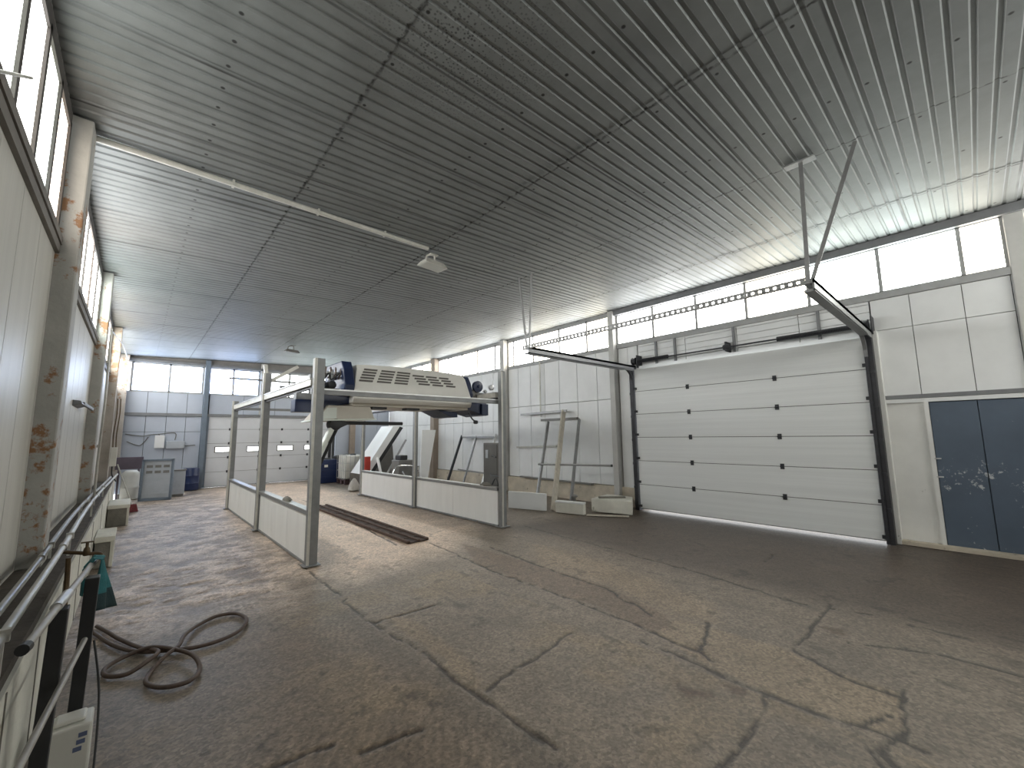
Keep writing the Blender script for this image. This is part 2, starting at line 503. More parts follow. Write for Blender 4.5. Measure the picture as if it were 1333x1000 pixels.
def make_floor():
    xs = np.arange(-0.30, 8.61, 0.02)
    ys = np.concatenate([np.arange(YF - 0.1, 0.3, 0.15), np.arange(0.3, 7.0, 0.018), np.arange(7.0, YB + 0.2, 0.05)])
    X, Y = np.meshgrid(xs, ys)
    nx, ny = len(xs), len(ys)
    x, y = X.ravel(), Y.ravel()
    n1 = vnoise(x, y, 0.9, 1)
    n2 = vnoise(x, y, 3.5, 2)
    n3 = vnoise(x, y, 13.0, 3, 3)
    n4 = vnoise(x * 0.8, y * 1.25, 6.5, 4, 5, .65)
    n5 = vnoise(x, y, 1.6, 5)
    n6 = vnoise(x, y, 30.0, 6, 2)
    wob = (n2 - 0.5) * 0.22 + (n3 - 0.5) * 0.08
    base = np.stack([np.full_like(x, .255), np.full_like(x, .235), np.full_like(x, .205)], 1)
    base *= (0.50 + 0.50 * n1 + 0.50 * n2)[:, None]
    def over(mask, col, k):
        nonlocal base
        m_ = (mask * k)[:, None]
        base = base * (1 - m_) + np.array(col)[None, :] * (0.75 + 0.5 * n2)[:, None] * m_
    over(inside(x, y, POLY_DARK_BROWN, 0.5, wob), (.095, .080, .068), 0.85)
    over(inside(x, y, POLY_LITE, 0.6, wob), (.55, .51, .475), 0.85)
    over(inside(x, y, POLY_BAY_LIGHT, 0.8, wob), (.90, .79, .68), 0.85)  # brighter lighting in the bay painted into the floor colour
    # trowelled rough repair at the hall's side: light ridges
    rough = inside(x, y, POLY_LITE, 0.8, wob)
    rid = np.clip((n4 - 0.5) * 7 + (n2 - 0.5) * 3.5, -1, 1)
    base *= (1 + rough * rid * 0.36)[:, None]
    over(inside(x, y, POLY_TAN2, 0.25, wob), (.34, .29, .22), 0.7)
    over(inside(x, y, POLY_TAN, 0.04, wob * .15), (.33, .285, .215), 0.75)
    over(inside(x, y, POLY_DARK, 0.05, wob * .3), (.20, .16, .125), 0.8)
    over(inside(x, y, POLY_BAND, 0.12, wob * .5), (.155, .145, .130), 0.7)
    over(inside(x, y, POLY_TAN3, 0.06, wob * .4), (.32, .275, .205), 0.6)
    over(inside(x, y, POLY_RED, 0.4, wob), (.21, .170, .130), 0.55)
    # ochre dust
    och = np.clip((n5 - 0.56) * 6, 0, 1) * ((y < 4.5) & (x < 3.0))
    over(och, (.30, .25, .165), 0.45)
    # scored parallel grooves in two patches
    for (cx, cy, rx, ry, ang, per) in ((.82, 5.05, .22, .45, 1.45, .05), (1.32, 3.75, .22, .5, 1.2, .045), (.75, 2.3, .5, .45, .95, .06), (1.4, 2.0, .3, .4, 1.0, .06)):
        mk = np.clip(1.3 - ((x - cx) / rx) ** 2 - ((y - cy) / ry) ** 2, 0, 1)
        ph = (x * math.sin(ang) - y * math.cos(ang)) / per + n3 * 1.2
        base *= (1 + 0.17 * mk * np.sin(2 * math.pi * ph))[:, None]
    # dark stains and drops
    st = np.clip((n3 * 0.6 + n2 * 0.4 - 0.635) * 14, 0, 1)
    base *= (1 - 0.42 * st)[:, None]
    for k in range(46):
        sx_, sy_ = rng.uniform(1.5, 8.0), rng.uniform(.3, 7.5)
        a, b = rng.uniform(.015, .07), rng.uniform(.03, .12)
        mk = np.clip(1.5 - np.sqrt(((x - sx_) / a) ** 2 + ((y - sy_) / b) ** 2) - (n3 - .5) * 2, 0, 1)
        base *= (1 - rng.uniform(.3, .55) * mk)[:, None]
    for (px, py, a, b) in ((2.72, 1.35, .07, .1), (2.95, 1.2, .05, .06), (3.27, 1.6, .06, .06), (4.35, .95, .05, .07), (3.55, 1.0, .06, .05)):
        mk = np.clip(1.5 - np.sqrt(((x - px) / a) ** 2 + ((y - py) / b) ** 2) - (n3 - .5) * 2.5, 0, 1)
        base = base * (1 - .7 * mk[:, None]) + np.array((.10, .062, .04))[None] * .7 * mk[:, None]
    base *= (0.86 + 0.28 * n6)[:, None]
    base *= np.array((0.72, 0.632, 0.56))[None]
    h = (n2 - .5) * .006
    cr = np.zeros_like(x)
    cw = (vnoise(x, y, 6.0, 9, 3) - .5) * .07
    for pts, wd in CRACKS:
        cr = np.maximum(cr, seg_mask(x, y, pts, max(wd * 1.25, .0155), cw) * (0.85 + 0.5 * n3))
    cr = np.clip(cr, 0, 1)
    base = base * (1 - 0.92 * cr[:, None]) + np.array((.026, .020, .015))[None] * .92 * cr[:, None]
    # ridges of the rough repair stand up a little
    h += rough * rid * 0.008 - cr * 0.008
    h -= h.max()
    me = bpy.data.meshes.new('floor')
    idx = np.arange(nx * ny).reshape(ny, nx)
    quads = np.stack([idx[:-1, :-1], idx[:-1, 1:], idx[1:, 1:], idx[1:, :-1]], -1).reshape(-1, 4)
    nv, nf = nx * ny, len(quads)
    me.vertices.add(nv)
    me.vertices.foreach_set('co', np.stack([x, y, h], 1).astype(np.float32).ravel())
    me.loops.add(nf * 4)
    me.loops.foreach_set('vertex_index', quads.astype(np.int32).ravel())
    me.polygons.add(nf)
    me.polygons.foreach_set('loop_start', np.arange(0, nf * 4, 4, dtype=np.int32))
    me.polygons.foreach_set('use_smooth', np.ones(nf, bool))
    me.update(calc_edges=True)
    at = me.attributes.new('wear_and_light', 'FLOAT_COLOR', 'POINT')  # worn tones plus the painted bay light
    at.data.foreach_set('color', np.concatenate([np.clip(base, 0, 1), np.ones((nv, 1))], 1).astype(np.float32).ravel())
    m = bpy.data.materials.new('worn_concrete_floor')
    m.use_nodes = True
    nt = m.node_tree
    b = nt.nodes['Principled BSDF']
    b.inputs['Roughness'].default_value = 0.5
    b.inputs['Specular IOR Level'].default_value = 0.5
    a = _n(nt, 'ShaderNodeAttribute', attribute_name='wear_and_light')
    tc = _n(nt, 'ShaderNodeNewGeometry')
    vo = _n(nt, 'ShaderNodeTexVoronoi')
    vo.inputs['Scale'].default_value = 55
    nt.links.new(tc.outputs['Position'], vo.inputs['Vector'])
    nz = _n(nt, 'ShaderNodeTexNoise')
    nz.inputs['Scale'].default_value = 60
    nz.inputs['Detail'].default_value = 6
    nt.links.new(tc.outputs['Position'], nz.inputs['Vector'])
    sp = _n(nt, 'ShaderNodeSeparateColor')
    nt.links.new(vo.outputs['Color'], sp.inputs[0])
    mr = _n(nt, 'ShaderNodeMapRange')
    mr.inputs['To Min'].default_value = 0.72
    mr.inputs['To Max'].default_value = 1.28
    nt.links.new(sp.outputs[0], mr.inputs['Value'])
    mr2 = _n(nt, 'ShaderNodeMapRange')
    mr2.inputs['From Min'].default_value = 0.3
    mr2.inputs['From Max'].default_value = 0.7
    mr2.inputs['To Min'].default_value = 0.8
    mr2.inputs['To Max'].default_value = 1.2
    nt.links.new(nz.outputs['Fac'], mr2.inputs['Value'])
    mu = _n(nt, 'ShaderNodeMath', operation='MULTIPLY')
    nt.links.new(mr.outputs[0], mu.inputs[0])
    nt.links.new(mr2.outputs[0], mu.inputs[1])
    mx = _n(nt, 'ShaderNodeVectorMath', operation='SCALE')
    nt.links.new(a.outputs['Color'], mx.inputs[0])
    nt.links.new(mu.outputs[0], mx.inputs['Scale'])
    nt.links.new(mx.outputs[0], b.inputs['Base Color'])
    bp = _n(nt, 'ShaderNodeBump')
    bp.inputs['Strength'].default_value = 0.25
    bp.inputs['Distance'].default_value = 0.01
    nt.links.new(nz.outputs['Fac'], bp.inputs['Height'])
    nt.links.new(bp.outputs[0], b.inputs['Normal'])
    me.materials.append(m)
    o = bpy.data.objects.new('floor', me)
    C.objects.link(o)
    struct(o)
make_floor()

def make_outside():
    g = MB().box(XR + 0.30, 30, -20, 30, -0.12, -0.02)
    m = mat('pale_yard', (0.62, 0.61, 0.58), 0.9)
    o = g.build('trim_9', m)
    struct(o)
make_outside()

# ------------------------------------------------------------------ ceiling: galvanised trapezoid sheets
def make_ceiling():
    pitch, y0, y1 = 0.125, YF, YB + 0.1
    prof = []
    n = int((y1 - y0) / pitch) + 1
    for i in range(n):
        y = y0 + i * pitch
        prof += [(y, 0), (y + 0.080, 0), (y + 0.091, 0.013), (y + 0.114, 0.013)]
    laps = [XL - 0.3, 1.15, 3.05, 5.0, 6.98, XR + 0.3]
    mb = MB()
    for k in range(5):
        xa, xb = laps[k] - (0.0 if k == 0 else 0.06), laps[k + 1]
        dz = 0.004 if k % 2 else 0.0
        vs_, fs = [], []
        for xx in (xa, xb):
            for (yy, zz) in prof:
                vs_.append((xx, yy, ceil_z(xx) + zz + dz))
        L = len(prof)
        for i in range(L - 1):
            fs.append((i, i + 1, L + i + 1, L + i))
        mb.add(vs_, fs)
    m = bpy.data.materials.new('galvanised_ceiling_sheet')
    m.use_nodes = True
    nt = m.node_tree
    b = nt.nodes['Principled BSDF']
    b.inputs['Metallic'].default_value = 0.5
    b.inputs['Roughness'].default_value = 0.5
    geo = _n(nt, 'ShaderNodeNewGeometry')
    sx = _n(nt, 'ShaderNodeSeparateXYZ')
    nt.links.new(geo.outputs['Position'], sx.inputs[0])
    nz = _n(nt, 'ShaderNodeTexNoise')
    nz.inputs['Scale'].default_value = 2.2
    nz.inputs['Detail'].default_value = 8
    nz.inputs['Roughness'].default_value = 0.65
    nt.links.new(geo.outputs['Position'], nz.inputs['Vector'])
    rp = _n(nt, 'ShaderNodeValToRGB')
    e = rp.color_ramp.elements
    e[0].position, e[1].position = 0.3, 0.75
    e[0].color, e[1].color = (0.165, 0.175, 0.175, 1), (0.24, 0.253, 0.255, 1)
    nt.links.new(nz.outputs['Fac'], rp.inputs['Fac'])
    # dark ragged dirt and painted gap shadow along the sheet laps
    n2 = _n(nt, 'ShaderNodeTexNoise')
    n2.inputs['Scale'].default_value = 14
    n2.inputs['Detail'].default_value = 5
    nt.links.new(geo.outputs['Position'], n2.inputs['Vector'])
    def math_(op, a, b_):
        q = _n(nt, 'ShaderNodeMath', operation=op)
        for i, v in enumerate((a, b_)):
            if hasattr(v, 'links'):
                nt.links.new(v, q.inputs[i])
            elif v is not None:
                q.inputs[i].default_value = v
        return q.outputs[0]
    def mrange(v, a, b_, c=0.0, d=1.0):
        q = _n(nt, 'ShaderNodeMapRange')
        nt.links.new(v, q.inputs['Value'])
        for k_, val in zip(('From Min', 'From Max', 'To Min', 'To Max'), (a, b_, c, d)):
            q.inputs[k_].default_value = val
        return q.outputs[0]
    mask = None
    wobx = math_('ADD', sx.outputs['X'], mrange(n2.outputs['Fac'], 0, 1, -.03, .03))
    for lx in (1.15, 3.05, 5.0, 6.98):
        d = math_('ABSOLUTE', math_('SUBTRACT', wobx, lx), None)
        k = mrange(d, 0.020, 0.006)
        mask = k if mask is None else math_('MAXIMUM', mask, k)
    mask = math_('MULTIPLY', mask, mrange(n2.outputs['Fac'], 0.4, 0.6, 0.2, 0.95))
    # side seams between sheets, one metre apart
    yy = math_('MODULO', math_('ADD', sx.outputs['Y'], 100.09), 1.0)
    seam = mrange(math_('ABSOLUTE', math_('SUBTRACT', yy, 0.5), None), 0.016, 0.006)
    n4 = _n(nt, 'ShaderNodeTexNoise')
    n4.inputs['Scale'].default_value = 0.9
    nt.links.new(geo.outputs['Position'], n4.inputs['Vector'])
    seam = math_('MULTIPLY', seam, mrange(n4.outputs['Fac'], 0.4, 0.6, 0.2, 0.9))
    mask = math_('MAXIMUM', mask, seam)
    # screw heads in rows: dark dots
    def dots(x0, per_x, per_y, r, off):
        ax = math_('ABSOLUTE', math_('SUBTRACT', math_('MODULO', math_('ADD', sx.outputs['X'], 100 - x0 + per_x / 2), per_x), per_x / 2), None)
        ay = math_('ABSOLUTE', math_('SUBTRACT', math_('MODULO', math_('ADD', sx.outputs['Y'], 100 + off), per_y), per_y / 2), None)
        dd = math_('ADD', math_('MULTIPLY', ax, ax), math_('MULTIPLY', ay, ay))
        return mrange(dd, (r * 1.3) ** 2, (r * .7) ** 2)
    dt = math_('MAXIMUM', dots(1.21, 1.943, .25, .014, .043), dots(2.1, 1.943, .5, .013, .168))
    mask = math_('MAXIMUM', mask, dt)
    # mould speckle patch above the camera
    vm = _n(nt, 'ShaderNodeVectorMath', operation='DISTANCE')
    vm.inputs[1].default_value = (1.55, 2.15, 4.29)
    nt.links.new(geo.outputs['Position'], vm.inputs[0])
    n5 = _n(nt, 'ShaderNodeTexVoronoi')
    n5.inputs['Scale'].default_value = 42
    n5.inputs['Randomness'].default_value = 1.0
    nt.links.new(geo.outputs['Position'], n5.inputs['Vector'])
    nn = math_('ADD', n5.outputs['Distance'], mrange(nz.outputs['Fac'], 0.3, 0.7, 0.12, -0.12))
    sp = math_('MULTIPLY', mrange(vm.outputs['Value'], 0.85, 0.15), mrange(nn, 0.40, 0.18))
    mask = math_('MAXIMUM', mask, math_('MULTIPLY', sp, 0.75))
    mx = _n(nt, 'ShaderNodeMix', data_type='RGBA')
    nt.links.new(mask, mx.inputs[0])
    nt.links.new(rp.outputs[0], mx.inputs[6])
    mx.inputs[7].default_value = (0.03, 0.03, 0.03, 1)
    nt.links.new(mx.outputs[2], b.inputs['Base Color'])
    rg = mrange(nz.outputs['Fac'], 0.3, 0.7, 0.50, 0.64)
    nt.links.new(rg, b.inputs['Roughness'])
    bp = _n(nt, 'ShaderNodeBump')
    bp.inputs['Strength'].default_value = 0.05
    bp.inputs['Distance'].default_value = 0.01
    nt.links.new(n4.outputs['Fac'], bp.inputs['Height'])
    nt.links.new(bp.outputs[0], b.inputs['Normal'])
    me_o = mb.build('ceiling', m)
    struct(me_o)
    roof = MB().prism([(XL - .4, ceil_z(XL - .4) + .05), (XR + .4, ceil_z(XR + .4) + .05), (XR + .4, ceil_z(XR + .4) + .15), (XL - .4, ceil_z(XL - .4) + .15)], YF - .3, YB + .4)
    struct(roof.build('trim_1', M['backing']))
make_ceiling()

# ------------------------------------------------------------------ walls
def panels(mb, axis, pos, a_edges, z_edges, thick, m, gap=0.008):
    """row of sandwich panels with open joints; axis 'x': wall at x=pos spanning y; thick signed outward"""
    for i in range(len(a_edges) - 1):
        for j in range(len(z_edges) - 1):
            a0, a1 = a_edges[i] + gap / 2, a_edges[i + 1] - gap / 2
            z0, z1 = z_edges[j] + gap / 2, z_edges[j + 1] - gap / 2
            if axis == 'x':
                mb.box(pos, pos + thick, a0, a1, z0, z1, m)
            else:
                mb.box(a0, a1, pos, pos + thick, z0, z1, m)

LCOL = [0.20, 4.72, 8.95, 13.20, 17.30]       # column centres along the left wall
LEDGE_Z = 0.70
SILL_L = 3.12
def wall_left():
    mb = MB()
    edges = list(np.arange(YF, YB + 0.1, 0.55)) + [YB]
    panels(mb, 'x', XL, edges, [LEDGE_Z, SILL_L], -0.07, M['panel_left'])
    mb.box(XL - 0.07, XL - 0.13, YF, YB, 0, SILL_L, M['joint'])
    mb.box(XL - 0.0, XL - 0.13, YF, YB, 4.14, 4.34, M['backing'])
    struct(mb.build('wall_left'))
    k = MB()
    k.box(XL - 0.05, -0.30, YF, 14.6, -0.02, LEDGE_Z - 0.05, M['kerb_white'])
    k.box(XL - 0.05, -0.315, YF, 14.6, LEDGE_Z - 0.05, LEDGE_Z, M['ledge'])
    for y in (2.15, 2.6, 3.4, 4.35, 5.6, 7.2, 9.0, 11.2, 13.0):     # flat board joints on the kerb face
        k.box(-0.302, -0.296, y, y + 0.012, 0.0, LEDGE_Z - 0.06, M['block_grey'])
    k.box(XL - 0.05, -0.40, 14.6, YB, -0.02, 0.4, M['kerb_white'])
    struct(k.build('baseboard_left'))
    s = MB()
    s.box(XL - 0.08, XL + 0.035, YF, LCOL[-1], SILL_L - 0.01, SILL_L + 0.05, M['sill_brown'])
    s.box(XL - 0.0, XL + 0.025, YF, LCOL[-1], SILL_L - 0.08, SILL_L - 0.012, M['sill_brown'])
    struct(s.build('trim_2'))
wall_left()

def window(n, axis, pos, spans, z0, ztop, frame_m, pane_m, fw=0.05, depth=0.07, sgn=1, hdr=0.05):
    """clerestory window: frame mesh with one child of panes. spans: pane edges along the wall"""
    fr, pn = MB(), MB()
    def bx(mb, a0, a1, d0, d1, za, zb):
        if axis == 'x':
            mb.box(pos + d0, pos + d1, a0, a1, za, zb)
        else:
            mb.box(a0, a1, pos + d0, pos + d1, za, zb)
    d0, d1 = -0.012 * sgn, depth * sgn
    g0, g1 = (.004, .010) if axis == 'x' and sgn < 0 else (depth * .3, depth * .45)
    for a in spans:
        bx(fr, a - fw / 2, a + fw / 2, d0, d1, z0, ztop)
    bx(fr, spans[0], spans[-1], d0, d1, z0 - 0.02, z0 + 0.03)
    bx(fr, spans[0], spans[-1], d0, d1, ztop - hdr, ztop + 0.06)
    tints = []
    for i in range(len(spans) - 1):
        bx(pn, spans[i] + fw / 2 - .004, spans[i + 1] - fw / 2 + .004, g0 * sgn, g1 * sgn, z0 + 0.025, ztop - hdr + .005)
        r = rng.random()
        t = (1.0, 1.0, 1.0) if r < .45 else ((1, .93, .80) if r < .7 else ((1, .90, .84) if r < .85 else (.86, .93, .90)))
        k = 0.8 + 0.4 * rng.random()
        tints += [(t[0] * k, t[1] * k, t[2] * k, 1)] * 8
    f = struct(fr.build('window_%d' % n, frame_m))
    p = pn.build('panes', pane_m)
    at = p.data.attributes.new('tint', 'FLOAT_COLOR', 'POINT')
    at.data.foreach_set('color', np.array(tints, np.float32).ravel())
    p.parent = f
    p.location = Vector(p.location) - Vector(f.location)
    return f

def lin(a, b, n):
    return [a + (b - a) * i / n for i in range(n + 1)]
ZTL = 4.10
window(1, 'x', XL, lin(YF, 0.05, 5), SILL_L + .05, ZTL, M['frame_dark'], M['pane_near'], sgn=-1)
window(2, 'x', XL, lin(0.36, 4.54, 8), SILL_L + .05, ZTL, M['frame_dark'], M['pane_near'], sgn=-1, fw=.055)
window(3, 'x', XL, lin(4.90, 8.80, 5), SILL_L + .05, ZTL, M['frame_dark'], M['pane_left'], sgn=-1, fw=.055)
window(4, 'x', XL, lin(9.10, 13.05, 5), SILL_L + .05, ZTL, M['frame_dark'], M['pane_left'], sgn=-1, fw=.055)
window(5, 'x', XL, lin(13.35, 17.2, 5), SILL_L + .05, ZTL, M['frame_dark'], M['pane_left'], sgn=-1, fw=.055)

SILL_R = 3.66
RCOL = [-0.45, 5.62, 9.55, 13.55, 17.35]
def wall_right():
    mb = MB()
    # sealed core behind the panels
    mb.box(XR + .08, XR + .14, YF, 0.96, 0, SILL_R, M['joint'])
    mb.box(XR + .08, XR + .14, 0.96, 5.02, 3.06, SILL_R, M['joint'])
    mb.box(XR + .08, XR + .14, 5.02, YB, 0, SILL_R, M['joint'])
    mb.box(XR, XR + .14, YF, YB, 4.44, 4.75, M['backing'])
    # beyond the gate to the right: tall panels over the door
    panels(mb, 'x', XR, [YF, -1.8, -.95], [0.02, 2.06, 3.12, 3.60], .08, M['panel'])
    panels(mb, 'x', XR, [-.95, -.46, -.02, .51, .955], [2.08, 3.12, 3.60], .08, M['panel'])
    mb.box(XR, XR + .08, 0.50, 0.955, 0.0, 2.04, M['panel_dirty'])
    # above the gate: horizontally ribbed sheets
    z = 3.07
    while z < 3.58:
        for (a, b) in ((.97, 1.9), (1.91, 2.9), (2.91, 3.9), (3.91, 5.0)):
            mb.box(XR, XR + .08, a, b, z, z + .115, M['panel'])
        z += .122
    # left of the gate
    panels(mb, 'x', XR, [5.03, 5.28, 5.53], [.38, 3.60], .08, M['panel'])
    e1 = [5.70, 6.17, 6.79, 7.40, 7.94, 8.50, 9.02, 9.45]
    panels(mb, 'x', XR, e1, [.42, 2.43, 3.60], .08, M['panel'], .014)
    e2 = [9.65, 10.2, 10.75, 11.3, 11.85, 12.4, 12.95, 13.45]
    panels(mb, 'x', XR, e2, [.42, 2.05, 3.60], .08, M['panel'], .014)
    e3 = lin(13.65, YB, 7)
    panels(mb, 'x', XR, e3, [.42, 2.05, 3.60], .08, M['panel'], .014)
    mb.box(8.195, XR + .14, .90, 1.00, 0, 3.1, M['panel_dirty'])
    mb.box(8.195, XR + .14, 5.02, 5.10, 0, 3.1, M['panel_dirty'])
    mb.box(8.195, XR + .10, .95, 5.05, 3.03, 3.09, M['panel'])
    struct(mb.build('wall_right'))
    b = MB()
    b.box(XR - .05, XR + .08, 5.06, YB, -.02, .41, M['concrete'])
    struct(b.build('baseboard_right'))
    t = MB()
    t.box(XR - .04, XR + .06, YF, 5.55, 3.60, 3.70, M['frame_grey'])
    t.box(XR - .015, XR + .06, 5.68, YB, 3.60, 3.66, M['frame_grey'])
    struct(t.build('trim_3'))
    h = MB()
    h.box(XR - .10, XR + .08, YF, 5.58, 4.40, ceil_z(XR) - .002, M['beam_grey'])
    struct(h.build('trim_4'))
    d = MB()                                  # rail over the small door
    d.box(XR - .05, XR + .02, YF, .955, 2.06, 2.115, M['beam_grey'])
    d.box(XR - .045, XR + .02, YF, .955, 2.0, 2.055, M['panel'])
    struct(d.build('trim_5'))
wall_right()
window(6, 'x', XR, [YF, -1.5, -.64], SILL_R, 4.45, M['frame_grey'], M['pane_right'])
window(7, 'x', XR, [-.46, -.06, .80, 1.72, 2.70, 3.64, 4.60, 5.53], SILL_R + .03, 4.44, M['frame_grey'], M['pane_right'], fw=.045)
window(8, 'x', XR, [5.71, 6.43, 7.36, 8.36, 9.20, 9.45], SILL_R, 4.47, M['frame_grey'], M['pane_right'], fw=.045)
window(9, 'x', XR, [9.66, 10.07, 10.99, 11.88, 12.75, 13.42], SILL_R, 4.47, M['frame_grey'], M['pane_right'], fw=.06)
window(10, 'x', XR, [13.68, 14.64, 15.59, 16.5, 17.25], SILL_R, 4.47, M['frame_grey'], M['pane_right'], fw=.06)

SILL_B = 3.14
def wall_back():
    mb = MB()
    mb.box(XL, 1.75, YB + .1, YB + .16, 0, SILL_B, M['joint'])
    mb.box(5.95, XR, YB + .1, YB + .16, 0, SILL_B, M['joint'])
    mb.box(1.75, 5.95, YB + .1, YB + .16, 2.42, SILL_B, M['joint'])
    mb.box(XL - .1, XR + .1, YB + .02, YB + .16, 4.06, 4.8, M['backing'])
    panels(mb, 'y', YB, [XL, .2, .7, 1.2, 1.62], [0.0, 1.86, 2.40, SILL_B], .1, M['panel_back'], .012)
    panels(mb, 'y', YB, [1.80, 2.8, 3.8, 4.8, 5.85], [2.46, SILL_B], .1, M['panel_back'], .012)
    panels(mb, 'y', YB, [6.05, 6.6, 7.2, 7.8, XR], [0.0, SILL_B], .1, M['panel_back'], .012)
    struct(mb.build('wall_back'))
    t = MB()
    t.box(XL, 6.4, YB - .06, YB + .02, 2.37, 2.46, M['beam_grey'])
    struct(t.build('trim_6'))
    t = MB()
    t.box(XL, XR, YB - .10, YB + .02, 4.07, 4.15, M['beam_grey'])
    struct(t.build('trim_7'))
wall_back()
window(11, 'y', YB, [-.22, .70, 1.58], SILL_B, 4.07, M['frame_grey'], M['pane_blue'], fw=.06)
window(12, 'y', YB, [1.76, 2.45, 3.24], SILL_B, 4.07, M['frame_grey'], M['pane_blue'], fw=.06)
window(13, 'y', YB, [3.50, 4.25, 4.97], SILL_B, 4.07, M['frame_grey'], M['pane_back'], fw=.06)
window(14, 'y', YB, [5.1, 5.9, 6.7, 7.5, 8.2], SILL_B, 4.07, M['frame_grey'], M['pane_back'], fw=.06)
def wall_front():
    mb = MB()
    mb.box(XL - .1, XR + .1, YF - .05, YF - .15, 0, 4.8, M['block_grey'])
    struct(mb.build('wall_front'))
wall_front()
window(15, 'y', YF, [3.4, 4.4, 5.4, 6.4, 7.4, 8.3], 3.0, 4.05, M['frame_grey'], M['pane_front_added'], sgn=-1)  # unseen window added to light the ceiling ribs and right wall

# ------------------------------------------------------------------ columns
def column(name_label, x0, x1, y0, y1, z0, m, extra=None):
    o = MB().box(x0, x1, y0, y1, z0, ceil_z((x0 + x1) / 2) - .012, m).build('steel_column', None, None, bevel=.012)
    tag(o, name_label, 'column')
    return o
column('peeling grey steel column with rust spots, nearest on the window wall beside the camera', XL - .12, -.437, LCOL[1] - .11, LCOL[1] + .14, LEDGE_Z, M['column_rust'])
column('grey steel column with a brown rusty foot and a thin upright conduit on its face', XL - .12, -.437, LCOL[2] - .12, LCOL[2] + .14, LEDGE_Z, M['column_rust'])
column('orange rusty steel column carrying the small pale switch box', XL - .12, -.40, LCOL[3] - .12, LCOL[3] + .14, LEDGE_Z, M['column_orange'])
column('pale steel column in the far corner left of the back windows', XL - .05, -.30, LCOL[4] - .14, LCOL[4] + .06, .4, M['column_orange'])
column('grey steel column right of the blue door, cut by the edge of the photo', XR - .05, XR + .1, RCOL[0] - .20, RCOL[0] - .02, 0, M['column_grey'])
column('pale grey steel column between the ribbed panels and the large white gate', XR - .16, XR + .06, RCOL[1] - .07, RCOL[1] + .07, 0, M['column_grey'])
column('white painted steel column standing just behind the front right bay post', XR - .18, XR + .06, RCOL[2] - .08, RCOL[2] + .10, 0, M['column_grey'])
column('brown steel column on the right wall behind the wash bay, beside the leaning white board', XR - .2, XR + .06, RCOL[3] - .14, RCOL[3] + .12, 0, M['column_brown'])
column('blue-grey steel column at the left side of the back gate', 1.62, 1.76, YB - .12, YB + .06, 0, M['blue_grey'])
column('grey steel column on the back wall between the two middle windows', 3.28, 3.46, YB - .10, YB + .06, 2.46, M['column_grey'])
column('dark brown steel column on the back wall right of the back gate', 6.60, 6.80, YB - .16, YB + .06, 0, M['column_brown'])

# ------------------------------------------------------------------ large sectional gate, its track and hangers
def big_gate():
    g = bpy.data.objects.new('door_1', None)
    g.location = (8.10, 3.0, 0)
    C.objects.link(g)
    struct(g)
    for k in range(6):
        z0 = .042 + k * .495
        mb = MB()
        mb.box(8.08, 8.125, 1.06, 4.96, z0 + .006, z0 + .491, M['gate'])
        mb.box(8.085, 8.12, 1.06, 4.96, z0 - .006, z0 + .006, M['joint'])
        for z in (z0 + .14, z0 + .26, z0 + .38):           # shallow pressed lines
            mb.box(8.0785, 8.081, 1.06, 4.96, z, z + .004, M['gate'])
        mb.build('gate_panel', None, g, bevel=.004)
    for k in range(1, 6):
        z = .042 + k * .495
        for y in (3.79, 2.265):
            h = MB()
            h.box(8.062, 8.08, y - .028, y + .028, z - .045, z + .045)
            h.tube([(8.058, y - .03, z), (8.058, y + .03, z)], .011, 8)
            h.build('hinge', M['black_steel'], g)
    for y in (1.06, 4.95):
        for k in range(6):
            z = .03 + k * .497 + .04
            h = MB()
            h.box(8.055, 8.08, y - .03, y + .03, z, z + .05)
            h.build('roller_bracket', M['black_steel'], g)
big_gate()

